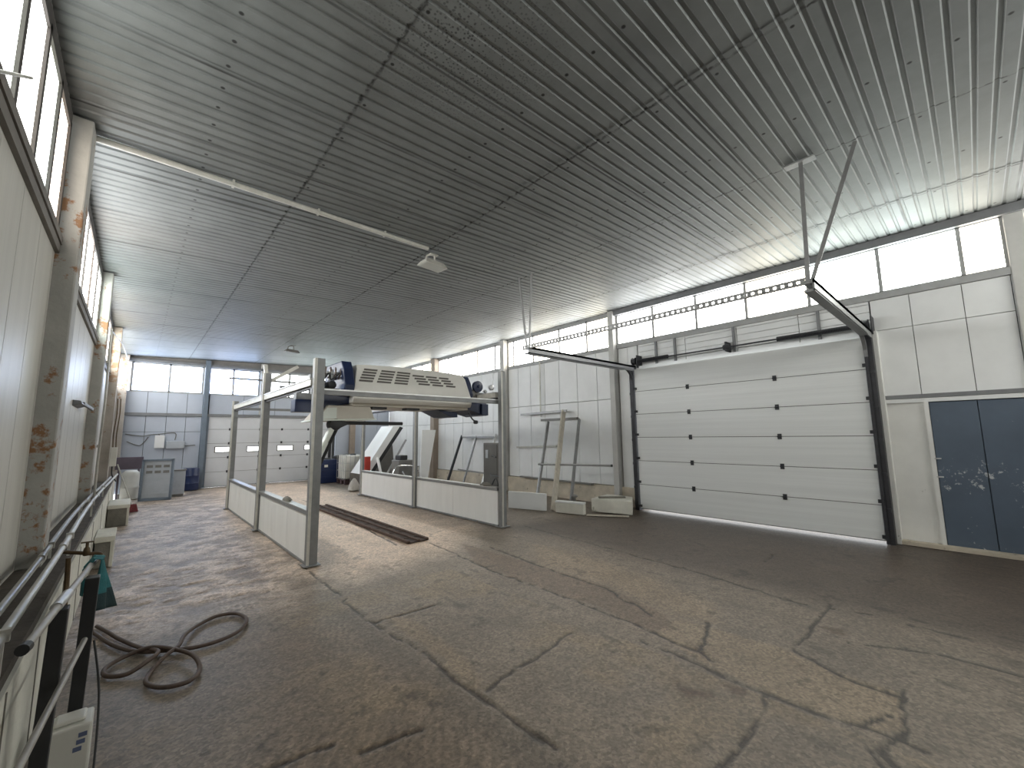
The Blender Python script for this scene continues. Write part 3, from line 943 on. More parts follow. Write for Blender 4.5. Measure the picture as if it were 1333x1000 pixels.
def gate_track():
    t = thing('door_track', (8.1, 3.0, 0), 'overhead steel track with perforated bars and hangers carrying the large white gate', 'door track')
    for y, s in ((1.0, -1), (5.03, 1)):
        mb = MB()
        mb.box(8.06, 8.20, y - .05, y + .05, 0, 3.12, M['black_steel'])
        mb.box(8.03, 8.06, y - .02 - .03 * s, y + .02 - .03 * s, 0.05, 2.75, M['black_steel'])
        for k in range(6):
            mb.box(8.04, 8.07, y - .045, y + .045, .45 + k * .5, .50 + k * .5, M['black_steel'])
        mb.build('upright_track', None, t)
        # curve into the horizontal run
        pts = [(8.05, y - .03 * s, 2.7)]
        for a in range(0, 91, 15):
            th = math.radians(a)
            pts.append((7.72 + .33 * math.cos(th), y - .03 * s, 2.73 + .30 * math.sin(th)))
        c = MB()
        for i in range(len(pts) - 1):
            c.bar(pts[i], pts[i + 1], .05, .045, (0, 1, 0), M['black_steel'] if s > 0 else M['galv_post'])
        c.build('curved_track', None, t)
        h = MB()
        xe = 4.86
        hm = M['track_grey'] if s > 0 else M['galv_post']
        h.box(xe, 8.10, y - .055, y + .035, 3.06, 3.10, hm)
        h.box(xe, 8.10, y - .055, y - .040, 2.98, 3.10, hm)
        h.box(xe, 7.75, y - .055, y + .035, 2.975, 3.0, hm)
        h.build('overhead_track', None, t)
    # perforated rear bar joining both tracks
    def perforated(p0, p1, wd, step, name, m, th=.006):
        p0, p1 = Vector(p0), Vector(p1)
        d = p1 - p0
        L = d.length
        d.normalize()
        up = Vector((1, 0, 0)) if abs(d.x) < .5 and abs(d.z) > .5 else Vector((0, 0, 1))
        a = d.cross(up).normalized()
        b = a.cross(d).normalized()
        mb = MB()
        for sg in (-1, 1):
            mb.bar(p0 + b * (sg * wd * .34), p1 + b * (sg * wd * .34), th, wd * .34, b, m)
        k = 0.0
        while k < L:
            q0, q1 = p0 + d * k, p0 + d * min(L, k + step * .55)
            mb.bar(q0, q1, th, wd * .5, b, m)
            k += step
        mb.bar(p0 + a * .018 - b * wd * .48, p1 + a * .018 - b * wd * .48, .036, .005, b, m)
        return mb.build(name, None, t)
    perforated((4.86, 5.12, 3.09), (4.86, .98, 3.09), .075, .07, 'rear_bar', M['alu'])
    for (p0, p1) in (((4.98, .99, 4.40), (4.93, 1.02, 3.10)), ((5.02, .55, 4.40), (4.93, 1.00, 3.06)),
                     ((4.93, 5.26, 4.40), (4.90, 5.06, 3.10)), ((4.92, 4.93, 4.40), (4.90, 5.00, 3.08))):
        perforated(p0, p1, .045, .055, 'hanger', M['alu'], .005)
    a = MB()
    a.box(4.92, 5.02, .85, 1.12, 4.385, 4.40)
    a.build('ceiling_plate', M['galv'], t)
    # torsion shaft above the gate
    sh = MB().tube([(8.16, 1.0, 3.20), (8.16, 5.05, 3.20)], .015, 10)
    sh.build('torsion_shaft', M['black_steel'], t, smooth=True)
    for (a0, a1) in ((1.15, 2.20), (4.20, 4.85)):
        pts = []
        n = int((a1 - a0) / .014)
        for i in range(n * 6):
            th = i / 6 * 2 * math.pi
            pts.append((8.16 + .038 * math.cos(th), a0 + (a1 - a0) * i / (n * 6), 3.20 + .038 * math.sin(th)))
        sp = MB().tube(pts, .0065, 5)
        sp.tube([(8.16, a0, 3.20), (8.16, a1, 3.20)], .034, 12)
        sp.build('torsion_spring', M['black_steel'], t, smooth=True)
    for y in (1.02, 5.0):
        dr = MB().lathe((8.16, y - .05, 3.20), [(.05, 0), (.085, .005), (.085, .012), (.07, .018), (.07, .07), (.085, .075), (.085, .085), (.05, .09)], 18, 'y')
        dr.box(8.12, 8.34, y - .09, y - .075, 3.05, 3.33)
        dr.build('cable_drum', M['black_steel'], t)
    br = MB()
    br.box(8.12, 8.34, 3.02, 3.05, 3.12, 3.30)
    br.lathe((8.16, 2.98, 3.20), [(.045, 0), (.055, .02), (.055, .09), (.045, .11)], 14, 'y')
    br.build('centre_bracket', M['black_steel'], t)
    for y in (1.62, 2.95, 4.12, 4.55):
        MB().box(8.30, 8.345, y - .02, y + .02, 3.06, 3.60).build('wall_strut', M['beam_grey'], t)
gate_track()

# ------------------------------------------------------------------ small blue door
def blue_door():
    f = MB()
    f.box(8.30, 8.36, .455, .50, 0, 2.0, M['panel_dirty'])
    f.box(8.34, 8.44, -.92, .50, 0.0, .035, M['concrete'])
    o = struct(f.build('door_2', None))
    for (a, b) in ((-.005, .45), (-.90, -.012)):
        l = MB().box(8.325, 8.365, a, b, .035, 1.99)
        l.build('door_leaf', M['door_blue'], o, bevel=.005)
    for z in (.95, 1.2):
        h = MB().box(8.30, 8.326, .40, .47, z, z + .018)
        h.build('latch', M['galv'], o)
blue_door()
def door_sill():
    mb = MB().box(8.2, 8.33, -.9, .96, 0, .05, M['concrete'])
    struct(mb.build('trim_8', None))
door_sill()

# ------------------------------------------------------------------ back gate
def back_gate():
    g = bpy.data.objects.new('door_3', None)
    g.location = (3.8, 17.5, 0)
    C.objects.link(g)
    struct(g)
    x0, x1, y = 1.80, 5.80, 17.50
    wins = [(2.06, 2.56), (3.0, 3.5), (3.96, 4.48), (4.9, 5.42)]
    for k in range(5):
        z0 = .02 + k * .48
        mb = MB()
        za, zb = z0 + .005, z0 + .475
        if k == 2:
            wz0, wz1 = 1.17, 1.33
            mb.box(x0, x1, y, y + .045, za, wz0)
            mb.box(x0, x1, y, y + .045, wz1, zb)
            e = [x0] + [v for w_ in wins for v in w_] + [x1]
            for i in range(0, len(e), 2):
                mb.box(e[i], e[i + 1], y, y + .045, wz0, wz1)
        else:
            mb.box(x0, x1, y, y + .045, za, zb)
        p = mb.build('gate_panel', M['gate_back'], g)
        if k == 2:
            for (a, b) in wins:
                q = MB().box(a - .01, b + .01, y + .015, y + .03, wz0 - .01, wz1 + .01)
                w_ = q.build('pane', M['pane_gate'], p)
                at = w_.data.attributes.new('tint', 'FLOAT_COLOR', 'POINT')
                at.data.foreach_set('color', np.ones(32, np.float32))
                fr = MB()
                fr.box(a - .025, b + .025, y - .012, y + .002, wz1, wz1 + .022)
                fr.box(a - .025, b + .025, y - .012, y + .002, wz0 - .022, wz0)
                fr.box(a - .025, a, y - .012, y + .002, wz0, wz1)
                fr.box(b, b + .025, y - .012, y + .002, wz0, wz1)
                fr.build('pane_frame', M['black'], p)
    for k in range(1, 5):
        for x in (2.44, 3.36, 4.08, 5.0):
            MB().box(x - .03, x + .03, y - .018, y, k * .48 - .02, k * .48 + .06).build('hinge', M['black_steel'], g)
    for x in (x0 - .03, x1 + .03):
        MB().box(x - .05, x + .05, y - .06, y + .02, 0, 2.37).build('upright_track', M['black_steel'] if x > 3 else M['blue_grey'], g)
    MB().box(x0, x1, y + .046, y + .07, .0, 1.15).box(x0, x1, y + .046, y + .07, 1.36, 2.42).build('backing_sheet', M['joint'], g)
back_gate()

# ------------------------------------------------------------------ wash bay frame
def bay_frame():
    t = thing('wash_bay_frame', (3.3, 8.8, 0), 'galvanised steel post and rail frame of the wash bay on the concrete floor', 'wash bay frame')
    posts = [(1.77, 5.84, 2.66, .13, .10), (1.74, 8.72, 2.80, .13, .10), (1.73, 11.85, 2.50, .12, .10),
             (4.97, 5.82, 2.78, .10, .10), (4.88, 8.84, 2.30, .09, .09), (4.87, 11.85, 2.40, .09, .09)]
    for (x, y, h, wx, wy) in posts:
        mb = MB()
        mb.box(x - wx / 2, x + wx / 2, y - wy / 2, y + wy / 2, .012, h, M['galv_post'])
        mb.box(x - wx / 2 - .006, x - wx / 2 + .030, y - wy / 2 - .008, y - wy / 2, .012, h, M['pipe_white'])  # pale strip paints the highlight on the post's left edge
        mb.box(x - .10, x + .10, y - .09, y + .09, 0, .014, M['galv_post'])
        mb.build('post', None, t, bevel=.004)
    # lateral beam at the near end
    b = MB()
    b.box(1.70, 5.06, 5.87, 5.94, 2.185, 2.255, M['galv_post'])
    b.box(1.70, 5.06, 5.858, 5.87, 2.245, 2.265, M['galv'])
    b.build('cross_beam', None, t)
    b = MB().box(1.74, 4.90, 11.92, 11.98, 2.30, 2.36, M['galv_post'])
    b.build('cross_beam', None, t)
    # running rails
    for x in (1.74, 4.93):
        r = MB()
        r.box(x - .05, x + .05, 5.9, 12.0, 2.30, 2.385, M['pipe_white'])
        r.box(x - .02, x + .02, 5.9, 12.0, 2.262, 2.30, M['black_steel'])
        r.box(x - .06, x + .06, 5.9, 12.0, 2.385, 2.40, M['galv'])
        r.build('running_rail', None, t)
    # Y strut at the middle post and small brackets on the rail
    s = MB()
    s.bar((1.74, 8.72, 2.62), (2.25, 8.72, 2.98), .06, .06, (0, 1, 0))
    s.bar((1.74, 8.72, 2.62), (1.70, 8.72, 2.95), .06, .06, (0, 1, 0))
    s.build('strut', M['pipe_white'], t)
    for y in (6.25, 7.9):
        k = MB().box(1.78, 1.86, y, y + .1, 2.385, 2.5)
        k.build('rail_bracket', M['galv_post'], t)
    # pipes and wires at the near left top
    q = MB()
    q.tube(smooth_path([(1.80, 5.9, 2.30), (1.95, 6.0, 2.50), (2.05, 6.2, 2.44), (2.2, 6.3, 2.55)], 6), .012, 6)
    q.build('cable', M['black'], t, smooth=True)
bay_frame()

def partition(name, x, ys, thick, label, top_m):
    t = thing('partition_wall', (x, (ys[0] + ys[-1]) / 2, 0), label, 'partition', 'low partitions of the wash bay')
    for i in range(len(ys) - 1):
        mb = MB().box(x - thick / 2, x + thick / 2, ys[i] + .004, ys[i + 1] - .004, .02, .62)
        mb.build('sheet', M['pvc'], t)
    mb = MB()
    mb.box(x - thick / 2 - .02, x + thick / 2 + .02, ys[0], ys[-1], .62, .675, top_m)
    mb.box(x - thick / 2 - .025, x + thick / 2 + .025, ys[0], ys[-1], .665, .68, M['galv'])
    mb.build('top_rail', None, t)
    mb = MB()
    mb.box(x - thick / 2 - .012, x + thick / 2 + .012, ys[0], ys[-1], 0, .03)
    mb.build('bottom_rail', M['galv_post'], t)
    return t
P1 = partition('p', 1.755, [5.90, 6.85, 7.75, 8.66], .05, 'low white sheet partition between the two nearest posts on the bay\'s left side', M['galv_post'])
P2 = partition('p', 1.74, [8.78, 9.8, 10.8, 11.79], .05, 'low white sheet partition on the bay\'s left side, farther one beyond the middle post', M['galv_post'])
P3 = partition('p', 4.93, [5.88, 7.3, 8.79], .05, 'low white sheet partition at the bay\'s right side next to the front right post', M['galv_post'])
P4 = partition('p', 4.875, [8.89, 10.35, 11.80], .05, 'low white sheet partition on the bay\'s right side, farther one in front of the leaning scrap', M['galv_post'])

def small_debris():
    for (x, y, z, s, lab) in ((1.755, 7.0, .68, .11, 'crumpled dark rag lying on the top rail of the near left partition'),
                              (4.93, 6.25, .68, .12, 'dark clump of rag and hose on the right partition beside the front post')):
        mb = MB()
        r = np.random.default_rng(int(y * 10))
        n, k = 10, 6
        vs_, fs = [], []
        for i in range(k + 1):
            ph = math.pi * .5 * i / k
            for j in range(n):
                th = 2 * math.pi * j / n
                rr = s * (math.cos(ph) * .9 + .1) * (.75 + .5 * r.random())
                vs_.append((x + rr * .45 * math.cos(th), y + rr * 1.4 * math.sin(th), z + s * .5 * math.sin(ph) * (.8 + .4 * r.random())))
        for i in range(k):
            for j in range(n):
                fs.append((i * n + j, i * n + (j + 1) % n, (i + 1) * n + (j + 1) % n, (i + 1) * n + j))
        fs.append(tuple(reversed(range(n))))
        fs.append(tuple(k * n + j for j in range(n)))
        for i in range(n):
            vs_[i] = (vs_[i][0], vs_[i][1], z)
        mb.add(vs_, fs)
        tag(mb.build('rag', M['block_grey'], smooth=True), lab, 'rag')
small_debris()

# ------------------------------------------------------------------ wash gantry
def gantry():
    t = thing('wash_gantry', (3.4, 6.8, 2.0), 'white and navy overhead car wash machine with slotted cover hanging on the bay rails', 'car wash machine')
    # navy main beam, tapering to the ends
    y0, y1 = 6.50, 7.20
    mb = MB()
    mb.prism([(1.98, 2.03), (2.45, 2.13), (4.66, 2.11), (5.16, 1.99), (5.16, 2.24), (1.98, 2.27)], y0, y1)
    mb.build('main_beam', M['navy'], t, bevel=.01)
    e = MB().box(1.64, 1.92, 6.40, 6.62, 1.97, 2.15, M['navy'])
    e.box(1.66, 1.90, 6.44, 6.60, 2.15, 2.25, M['galv_post'])
    e.build('rail_carriage', None, t, bevel=.01)
    e = MB().box(5.0, 5.16, 6.45, 7.0, 2.0, 2.22)
    e.build('rail_carriage', M['navy'], t, bevel=.01)
    # white cover: sloped front face, rolled lower lip
    front = [(6.36, 2.13), (6.32, 2.20), (6.33, 2.30), (6.47, 2.70), (6.56, 2.79)]
    prof = front + [(7.25, 2.79), (7.34, 2.70), (7.42, 2.30), (7.40, 2.13)]
    def fy(z):
        for i in range(len(front) - 1):
            (a, b), (c, d) = front[i], front[i + 1]
            if b <= z <= d:
                return a + (c - a) * (z - b) / (d - b)
        return 6.4
    N = 16
    xa, xb = 2.43, 4.66
    vs_, fs = [], []
    L = len(prof)
    for i in range(N + 1):
        u = i / N
        for (yy, zz) in prof:
            hz = (zz - 2.13) / .66
            x = xa + (xb - xa) * u + (.12 * hz * hz if u < .5 else -.06 * hz * hz) * abs(2 * u - 1)
            vs_.append((x, yy, zz - .03 * (abs(2 * u - 1) ** 3) * hz))
    for i in range(N):
        for j in range(L):
            k = (j + 1) % L
            fs.append((i * L + j, i * L + k, (i + 1) * L + k, (i + 1) * L + j))
    fs.append(tuple(range(L)))
    fs.append(tuple(reversed([N * L + j for j in range(L)])))
    cov = MB().add(vs_, fs).build('cover', M['cover'], t, bevel=.012)
    # vent slots: three slanted groups of five at each side
    for gi, (cx, wd, lean, cnt) in enumerate(((2.70, .22, -.05, 5), (3.00, .24, -.05, 5), (3.29, .24, -.04, 5),
                                              (3.66, .22, .06, 4), (3.93, .22, .07, 4), (4.20, .20, .08, 4))):
        for k in range(cnt):
            z = 2.68 - k * .048 - (.03 if cnt == 4 else 0)
            xc = cx + lean * (k - 2) / 2.0 * (-1 if lean < 0 else 1) * (-1 if lean < 0 else 1)
            y = fy(z)
            s = MB()
            ya, yb = fy(z - .015), fy(z + .015)
            s.add([(xc - wd / 2 - .006, ya - .006, z - .015), (xc + wd / 2 - .006, ya - .006, z - .015), (xc + wd / 2 + .006, yb - .006, z + .015), (xc - wd / 2 + .006, yb - .006, z + .015),
                   (xc - wd / 2 - .006, ya + .012, z - .015), (xc + wd / 2 - .006, ya + .012, z - .015), (xc + wd / 2 + .006, yb + .012, z + .015), (xc - wd / 2 + .006, yb + .012, z + .015)],
                  [(0, 1, 2, 3), (7, 6, 5, 4), (0, 4, 5, 1), (1, 5, 6, 2), (2, 6, 7, 3), (3, 7, 4, 0)])
            s.build('vent_slot', M['vent'], cov)
    # navy end fins
    f = MB().prism([(6.36, 2.24), (6.34, 2.40), (6.43, 2.66), (6.52, 2.79), (7.2, 2.79), (7.35, 2.3)], 2.30, 2.46, 'yz')
    f.build('end_fin', M['navy'], t, bevel=.02)
    f = MB().prism([(6.40, 2.24), (6.38, 2.40), (6.46, 2.62), (6.54, 2.74), (7.2, 2.74), (7.35, 2.3)], 4.62, 4.74, 'yz')
    f.build('end_fin', M['navy'], t, bevel=.02)
    # lower lip strip and underside
    u = MB().box(2.45, 4.62, 6.40, 7.30, 2.085, 2.13)
    u.build('underside_tray', M['cover_beige'], t)
    for (a, b) in ((2.78, 3.02), (3.38, 3.62)):
        MB().box(a, b, 6.42, 6.60, 2.05, 2.09).build('trolley_block', M['black'], t)
    w_ = MB().prism([(4.02, 2.08), (4.46, 2.04), (4.46, 1.95), (4.30, 1.96)], 6.5, 7.1)
    w_.build('lower_shroud', M['navy'], t, bevel=.008)
    # carriage that carries the spray arm
    c = MB()
    c.prism([(1.93, 1.865), (2.82, 1.895), (2.74, 2.085), (2.10, 2.085)], 6.42, 7.05)
    car = c.build('arm_carriage', M['cover_beige'], t, bevel=.012)
    c = MB().prism([(1.95, 1.87), (2.22, 1.89), (2.22, 2.05), (2.08, 2.04)], 6.405, 6.425)
    c.build('carriage_cap', M['arm_white'], car)
    lip = MB().prism([(1.90, 1.845), (2.84, 1.875), (2.82, 1.897), (1.92, 1.868)], 6.38, 7.07)
    lip.build('carriage_lip', M['arm_white'], car)
    # L-shaped spray arm
    j = MB().lathe((2.22, 6.40, 1.80), [(.03, 0), (.085, .01), (.095, .06), (.095, .16), (.07, .2)], 18, 'y')
    j.prism([(2.22, 1.715), (2.40, 1.80), (2.36, 1.85), (2.2, 1.87)], 6.42, 6.56)
    j.build('arm_joint', M['black'], t, smooth=True)
    h = MB().tube([(2.30, 6.49, 1.825), (3.33, 6.49, 1.822)], .028, 12)
    hb = h.build('spray_bar', M['black'], t, smooth=True)
    k = MB()
    k.bar((2.18, 6.48, 1.75), (1.93, 6.50, 1.16), .07, .13, (0, 1, 0))
    k.build('spray_arm', M['arm_white'], t, bevel=.02)
    k = MB()
    k.tube([(2.255, 6.47, 1.74), (2.01, 6.49, 1.15)], .022, 8)
    k.build('arm_hose', M['black'], t)
    # drive motors, pumps and pipework on top, left end
    g = MB()
    g.lathe((2.02, 6.5, 2.42), [(.03, 0), (.06, .02), (.065, .12), (.065, .26), (.05, .3)], 14, 'y')
    g.lathe((2.17, 6.47, 2.40), [(.03, 0), (.06, .02), (.065, .12), (.065, .26), (.05, .3)], 14, 'y')
    g.box(1.98, 2.28, 6.5, 7.0, 2.27, 2.35)
    g.build('pump_motor', M['black'], t, smooth=True)
    g = MB()
    g.lathe((2.04, 6.62, 2.50), [(.05, 0), (.05, .08), (.03, .10), (.03, .15)], 12, 'z')
    g.lathe((2.19, 6.62, 2.48), [(.05, 0), (.05, .08), (.03, .10), (.03, .17)], 12, 'z')
    g.bar((1.99, 6.6, 2.60), (2.30, 6.6, 2.60), .03, .03)
    g.bar((1.93, 6.5, 2.32), (2.02, 6.5, 2.47), .05, .07, (0, 1, 0))
    g.build('valve_block', M['galv'], t, smooth=True)
    g = MB()
    for i in range(5):
        x = 1.97 + i * .075
        g.tube(smooth_path([(x, 6.55, 2.50), (x + .02, 6.5, 2.60), (x + .05, 6.6, 2.68), (x + .09, 6.7, 2.60), (2.36, 6.75, 2.5)], 5), .011, 6)
    g.build('pressure_hose', M['rubber'], t, smooth=True)
    g = MB().tube([(1.90, 6.05, 2.25), (1.90, 6.05, 2.72)], .012, 8)
    g.lathe((1.90, 6.05, 2.72), [(.02, 0), (.022, .02), (.016, .06)], 8, 'z')
    # right end: drive wheel, bracket and pulleys
    g = MB().lathe((4.88, 6.40, 2.55), [(.05, 0), (.11, .01), (.11, .07), (.05, .09)], 20, 'y')
    g.lathe((4.88, 6.36, 2.55), [(.03, 0), (.03, .2)], 10, 'y')
    g.build('drive_wheel', M['navy'], t)
    g = MB()
    g.prism([(4.74, 2.26), (5.0, 2.30), (5.24, 2.32), (5.24, 2.42), (4.95, 2.44), (4.74, 2.50)], 6.45, 6.60)
    g.build('drive_bracket', M['cabinet_grey'], t, bevel=.006)
    g = MB()
    g.lathe((5.14, 6.30, 2.54), [(.02, 0), (.055, .01), (.055, .05), (.02, .06)], 16, 'y')
    g.lathe((5.03, 6.36, 2.46), [(.01, 0), (.03, .01), (.03, .05), (.01, .06)], 12, 'y')
    g.build('pulley', M['galv'], t)
    g = MB()
    g.tube(smooth_path([(4.72, 6.5, 2.05), (4.78, 6.48, 1.93), (4.86, 6.47, 1.88)], 5), .014, 8)
    g.lathe((4.86, 6.47, 1.83), [(.02, 0), (.045, .01), (.045, .06), (.02, .07)], 12, 'z')
    g.build('sensor', M['black'], t)
gantry()

# ------------------------------------------------------------------ floor rail / drain
def drain():
    t = thing('floor_channel', (3.35, 8.0, 0), 'rusty iron guide channel set in the floor down the middle of the wash bay', 'floor channel')
    mb = MB()
    for x in (3.19, 3.36, 3.51):
        mb.box(x - .022, x + .022, 5.93, 10.6, 0, .035)
    mb.build('guide_rail', M['rust'], t)
    mb = MB().box(3.17, 3.53, 5.93, 10.6, 0, .012)
    for y in np.arange(6.2, 10.5, .5):
        mb.box(3.17, 3.53, y, y + .04, .012, .022)
    mb.build('channel_bed', mat('channel_dirt', (.06, .042, .034), .9, 0, .3, 8), t)
drain()

# ------------------------------------------------------------------ ceiling pipe and lamps
mb = MB()
p0, p1 = Vector((-.46, 4.84, ceil_z(-.46) - .035)), Vector((2.96, 5.08, ceil_z(2.96) - .035))
mb.tube([p0, p1], .027, 12)
for k in (.3, .55, .8):
    q = p0.lerp(p1, k)
    mb.box(q.x - .01, q.x + .01, q.y - .034, q.y + .034, q.z - .03, q.z + .034)
tag(mb.build('ceiling_pipe', M['pipe_white'], smooth=True), 'pale conduit pipe running under the ceiling from the near column to the floodlight', 'pipe')

def flood(x, y, s, label, dark):
    t = thing('floodlight', (x, y, ceil_z(x)), label, 'lamp')
    zc = ceil_z(x) - .03
    mh = M['cabinet_grey'] if dark else M['pipe_white']
    mb = MB()
    d = .14 * s
    # tilted flat housing
    a, b = .20 * s, .15 * s
    zt, zb = zc - .13 * s, zc - .24 * s
    vs_ = [(x - a, y - b, zb + .03 * s), (x + a, y - b, zb), (x + a, y + b, zb + .02 * s), (x - a, y + b, zb + .05 * s),
           (x - a * .75, y - b * .7, zt), (x + a * .75, y - b * .7, zt - .02 * s), (x + a * .75, y + b * .7, zt), (x - a * .75, y + b * .7, zt + .01 * s)]
    mb.add(vs_, [(3, 2, 1, 0), (4, 5, 6, 7), (0, 1, 5, 4), (1, 2, 6, 5), (2, 3, 7, 6), (3, 0, 4, 7)])
    mb.build('housing', mh, t, bevel=.012)
    g = MB()
    vv = [Vector(v) for v in vs_[:4]]
    c = sum(vv, Vector()) / 4
    g.add([c + (v - c) * .85 + Vector((0, 0, -.004)) for v in vv] + [c + (v - c) * .85 + Vector((0, 0, .01)) for v in vv], [(3, 2, 1, 0), (4, 5, 6, 7), (0, 1, 5, 4), (1, 2, 6, 5), (2, 3, 7, 6), (3, 0, 4, 7)])
    g.build('lens', M['lamp_glass'] if not dark else M['black'], t)
    k = MB()
    k.tube(smooth_path([(x - a * .55, y, zt - .02), (x - a * .5, y, zc - .05), (x + a * .1, y, zc - .012), (x + a * .2, y, zc - .05), (x + a * .25, y, zt - .03)], 6), .014 * s, 8)
    k.box(x - .05 * s, x + .09 * s, y - .03, y + .03, zc - .015, zc)
    k.build('bracket', mh, t, smooth=True)
flood(3.12, 5.22, .95, 'pale floodlight on a bent bracket under the ceiling at the end of the pipe', False)
flood(3.25, 13.3, 1.0, 'dark floodlight under the ceiling far back above the left rail', True)
mb = MB().tube([(2.28, 17.3, 3.72), (4.42, 17.25, 3.70)], .035, 10)
for x in (2.5, 4.2):
    mb.tube([(x, 17.28, 3.72), (x, 17.38, 4.10)], .008, 6)
tag(mb.build('lamp_bar', M['cabinet_grey'], smooth=True), 'thin dark lamp bar hung horizontally in front of the back windows', 'lamp')

# ------------------------------------------------------------------ pipes on the left ledge
def ledge_pipes():
    for (x, z, lab) in ((-.33, .855, 'pale water pipe along the ledge, inner one carrying the brass tap'),
                        (-.43, .80, 'pale water pipe along the ledge, the one nearer the wall panels')):
        mb = MB()
        pts = [(x, 1.6, z), (x, 4.2, z - .01), (x - .01, 6.5, z + .01), (x, 9.0, z - .01), (x + .02, 10.8, z - .04), (x + .10, 12.4, z + .03)]
        mb.tube(smooth_path(pts, 6), .018, 10)
        for y in (2.6, 4.9, 7.2, 9.6):
            mb.box(x - .022, x + .022, y, y + .025, z - .025, z + .022)
            mb.box(x - .008, x + .008, y + .01, y + .025, LEDGE_Z, z)
        for y in (4.45, 8.1):
            mb.tube([(x, y, z - .005), (x, y + .12, z - .005)], .023, 10)
        tag(mb.build('water_pipe', M['pipe_white'], smooth=True), lab, 'pipe', 'pipes on the ledge')
    mb = MB().bar((-.52, 2.3, .86), (-.50, 3.45, .80), .03, .012)
    mb.box(-.53, -.49, 2.5, 2.54, LEDGE_Z, .85)
    tag(mb.build('metal_strip', M['chrome']), 'shiny thin metal strip lying along the dark ledge beside the pipes', 'metal strip')
ledge_pipes()

def tap():
    t = thing('water_tap', (-.28, 4.34, .70), 'brass garden tap on the ledge pipe with a short hose hanging from it', 'tap')
    mb = MB()
    mb.tube([(-.33, 4.34, .84), (-.18, 4.34, .80)], .013, 10)
    mb.lathe((-.20, 4.34, .79), [(.016, 0), (.022, .01), (.016, .05), (.009, .06), (.009, .09)], 12, 'z')
    mb.tube(smooth_path([(-.19, 4.34, .80), (-.13, 4.34, .79), (-.11, 4.34, .74), (-.11, 4.34, .70)], 5), .012, 10)
    mb.build('tap_body', M['brass'], t, smooth=True)
    MB().bar((-.235, 4.34, .882), (-.165, 4.34, .882), .014, .010).build('tap_handle', M['brass'], t, bevel=.003)
    mb = MB()
    mb.tube(smooth_path([(-.11, 4.34, .71), (-.11, 4.36, .60), (-.15, 4.45, .45), (-.15, 4.55, .25), (-.18, 4.65, .08), (-.2, 4.75, .02)], 6), .015, 8)
    mb.build('hose', M['rubber'], t, smooth=True)
    mb = MB().tube(smooth_path([(-.27, 4.08, .84), (-.265, 4.07, .70), (-.26, 4.04, .58), (-.265, 4.02, .50)], 5), .014, 8)
    mb.build('hose_stub', M['brass'], t, smooth=True)
tap()

# ------------------------------------------------------------------ hose on the floor
def floor_hose():
    r = .0145
    a = [(-.17, 5.2), (-.09, 4.93), (.0, 4.66), (.13, 4.42), (.29, 4.29), (.45, 4.20), (.62, 4.20), (.77, 4.30), (.85, 4.51), (.80, 4.72), (.66, 4.77),
         (.51, 4.65), (.41, 4.43), (.36, 4.24), (.28, 4.12)]
    b = [(.28, 4.12), (.2, 3.99), (.17, 3.83), (.25, 3.69), (.38, 3.66), (.45, 3.79), (.43, 3.98), (.33, 4.20), (.2, 4.36), (.05, 4.38), (-.04, 4.26),
         (-.03, 4.13), (.07, 4.06), (.17, 4.10), (.24, 4.24), (.14, 4.5), (.02, 4.80), (-.06, 5.05), (-.13, 5.25)]
    pts = []
    zs = 0
    for i, p in enumerate(a + b[1:]):
        pts.append((p[0], p[1], r + (.028 if i in (12, 13, 14, 20, 21, 22, 27, 28) else 0)))
    mb = MB().tube(smooth_path(pts, 8), r, 10)
    tag(mb.build('water_hose', M['rubber'], smooth=True), 'brown rubber hose looped in coils on the concrete floor', 'hose')
floor_hose()

# ------------------------------------------------------------------ rack in the near left corner
def rack():
    t = thing('tool_stand', (-.15, 3.0, 0), 'black two-post stand with metal rails beside the whitewashed kerb, a teal cloth on its end', 'stand')
    for (x, y, dx) in ((-.19, 2.77, 0), (-.115, 3.27, 0)):
        mb = MB()
        mb.bar((x - .02, y, 0), (x, y, .875), .055, .075, (0, 1, 0), M['black'])
        mb.box(x - .05, x + .01, y - .06, y + .06, 0, .012, M['black'])
        mb.build('post', None, t, bevel=.004)
    mb = MB().tube([(-.229, 2.25, .90), (-.122, 3.60, .90)], .014, 12)
    mb.build('rail', M['rail_tube'], t, smooth=True)
    mb = MB().tube([(-.2335, 2.235, .90), (-.2275, 2.27, .90)], .019, 12)
    mb.build('end_cap', M['black'], t)
    mb = MB().tube([(-.198, 2.69, .90), (-.18, 2.90, .90)], .020, 12)
    mb.build('clamp', M['galv'], t, smooth=True)
    mb = MB().tube([(-.205, 1.95, .60), (-.12, 3.20, .58)], .012, 12)
    mb.build('rail', M['rail_tube'], t, smooth=True)
    mb = MB().tube(smooth_path([(-.085, 3.25, .55), (-.045, 3.2, .3), (-.035, 3.05, .05), (-.04, 2.85, .006)], 6), .005, 6)
    mb.build('wire', M['black'], t)
rack()

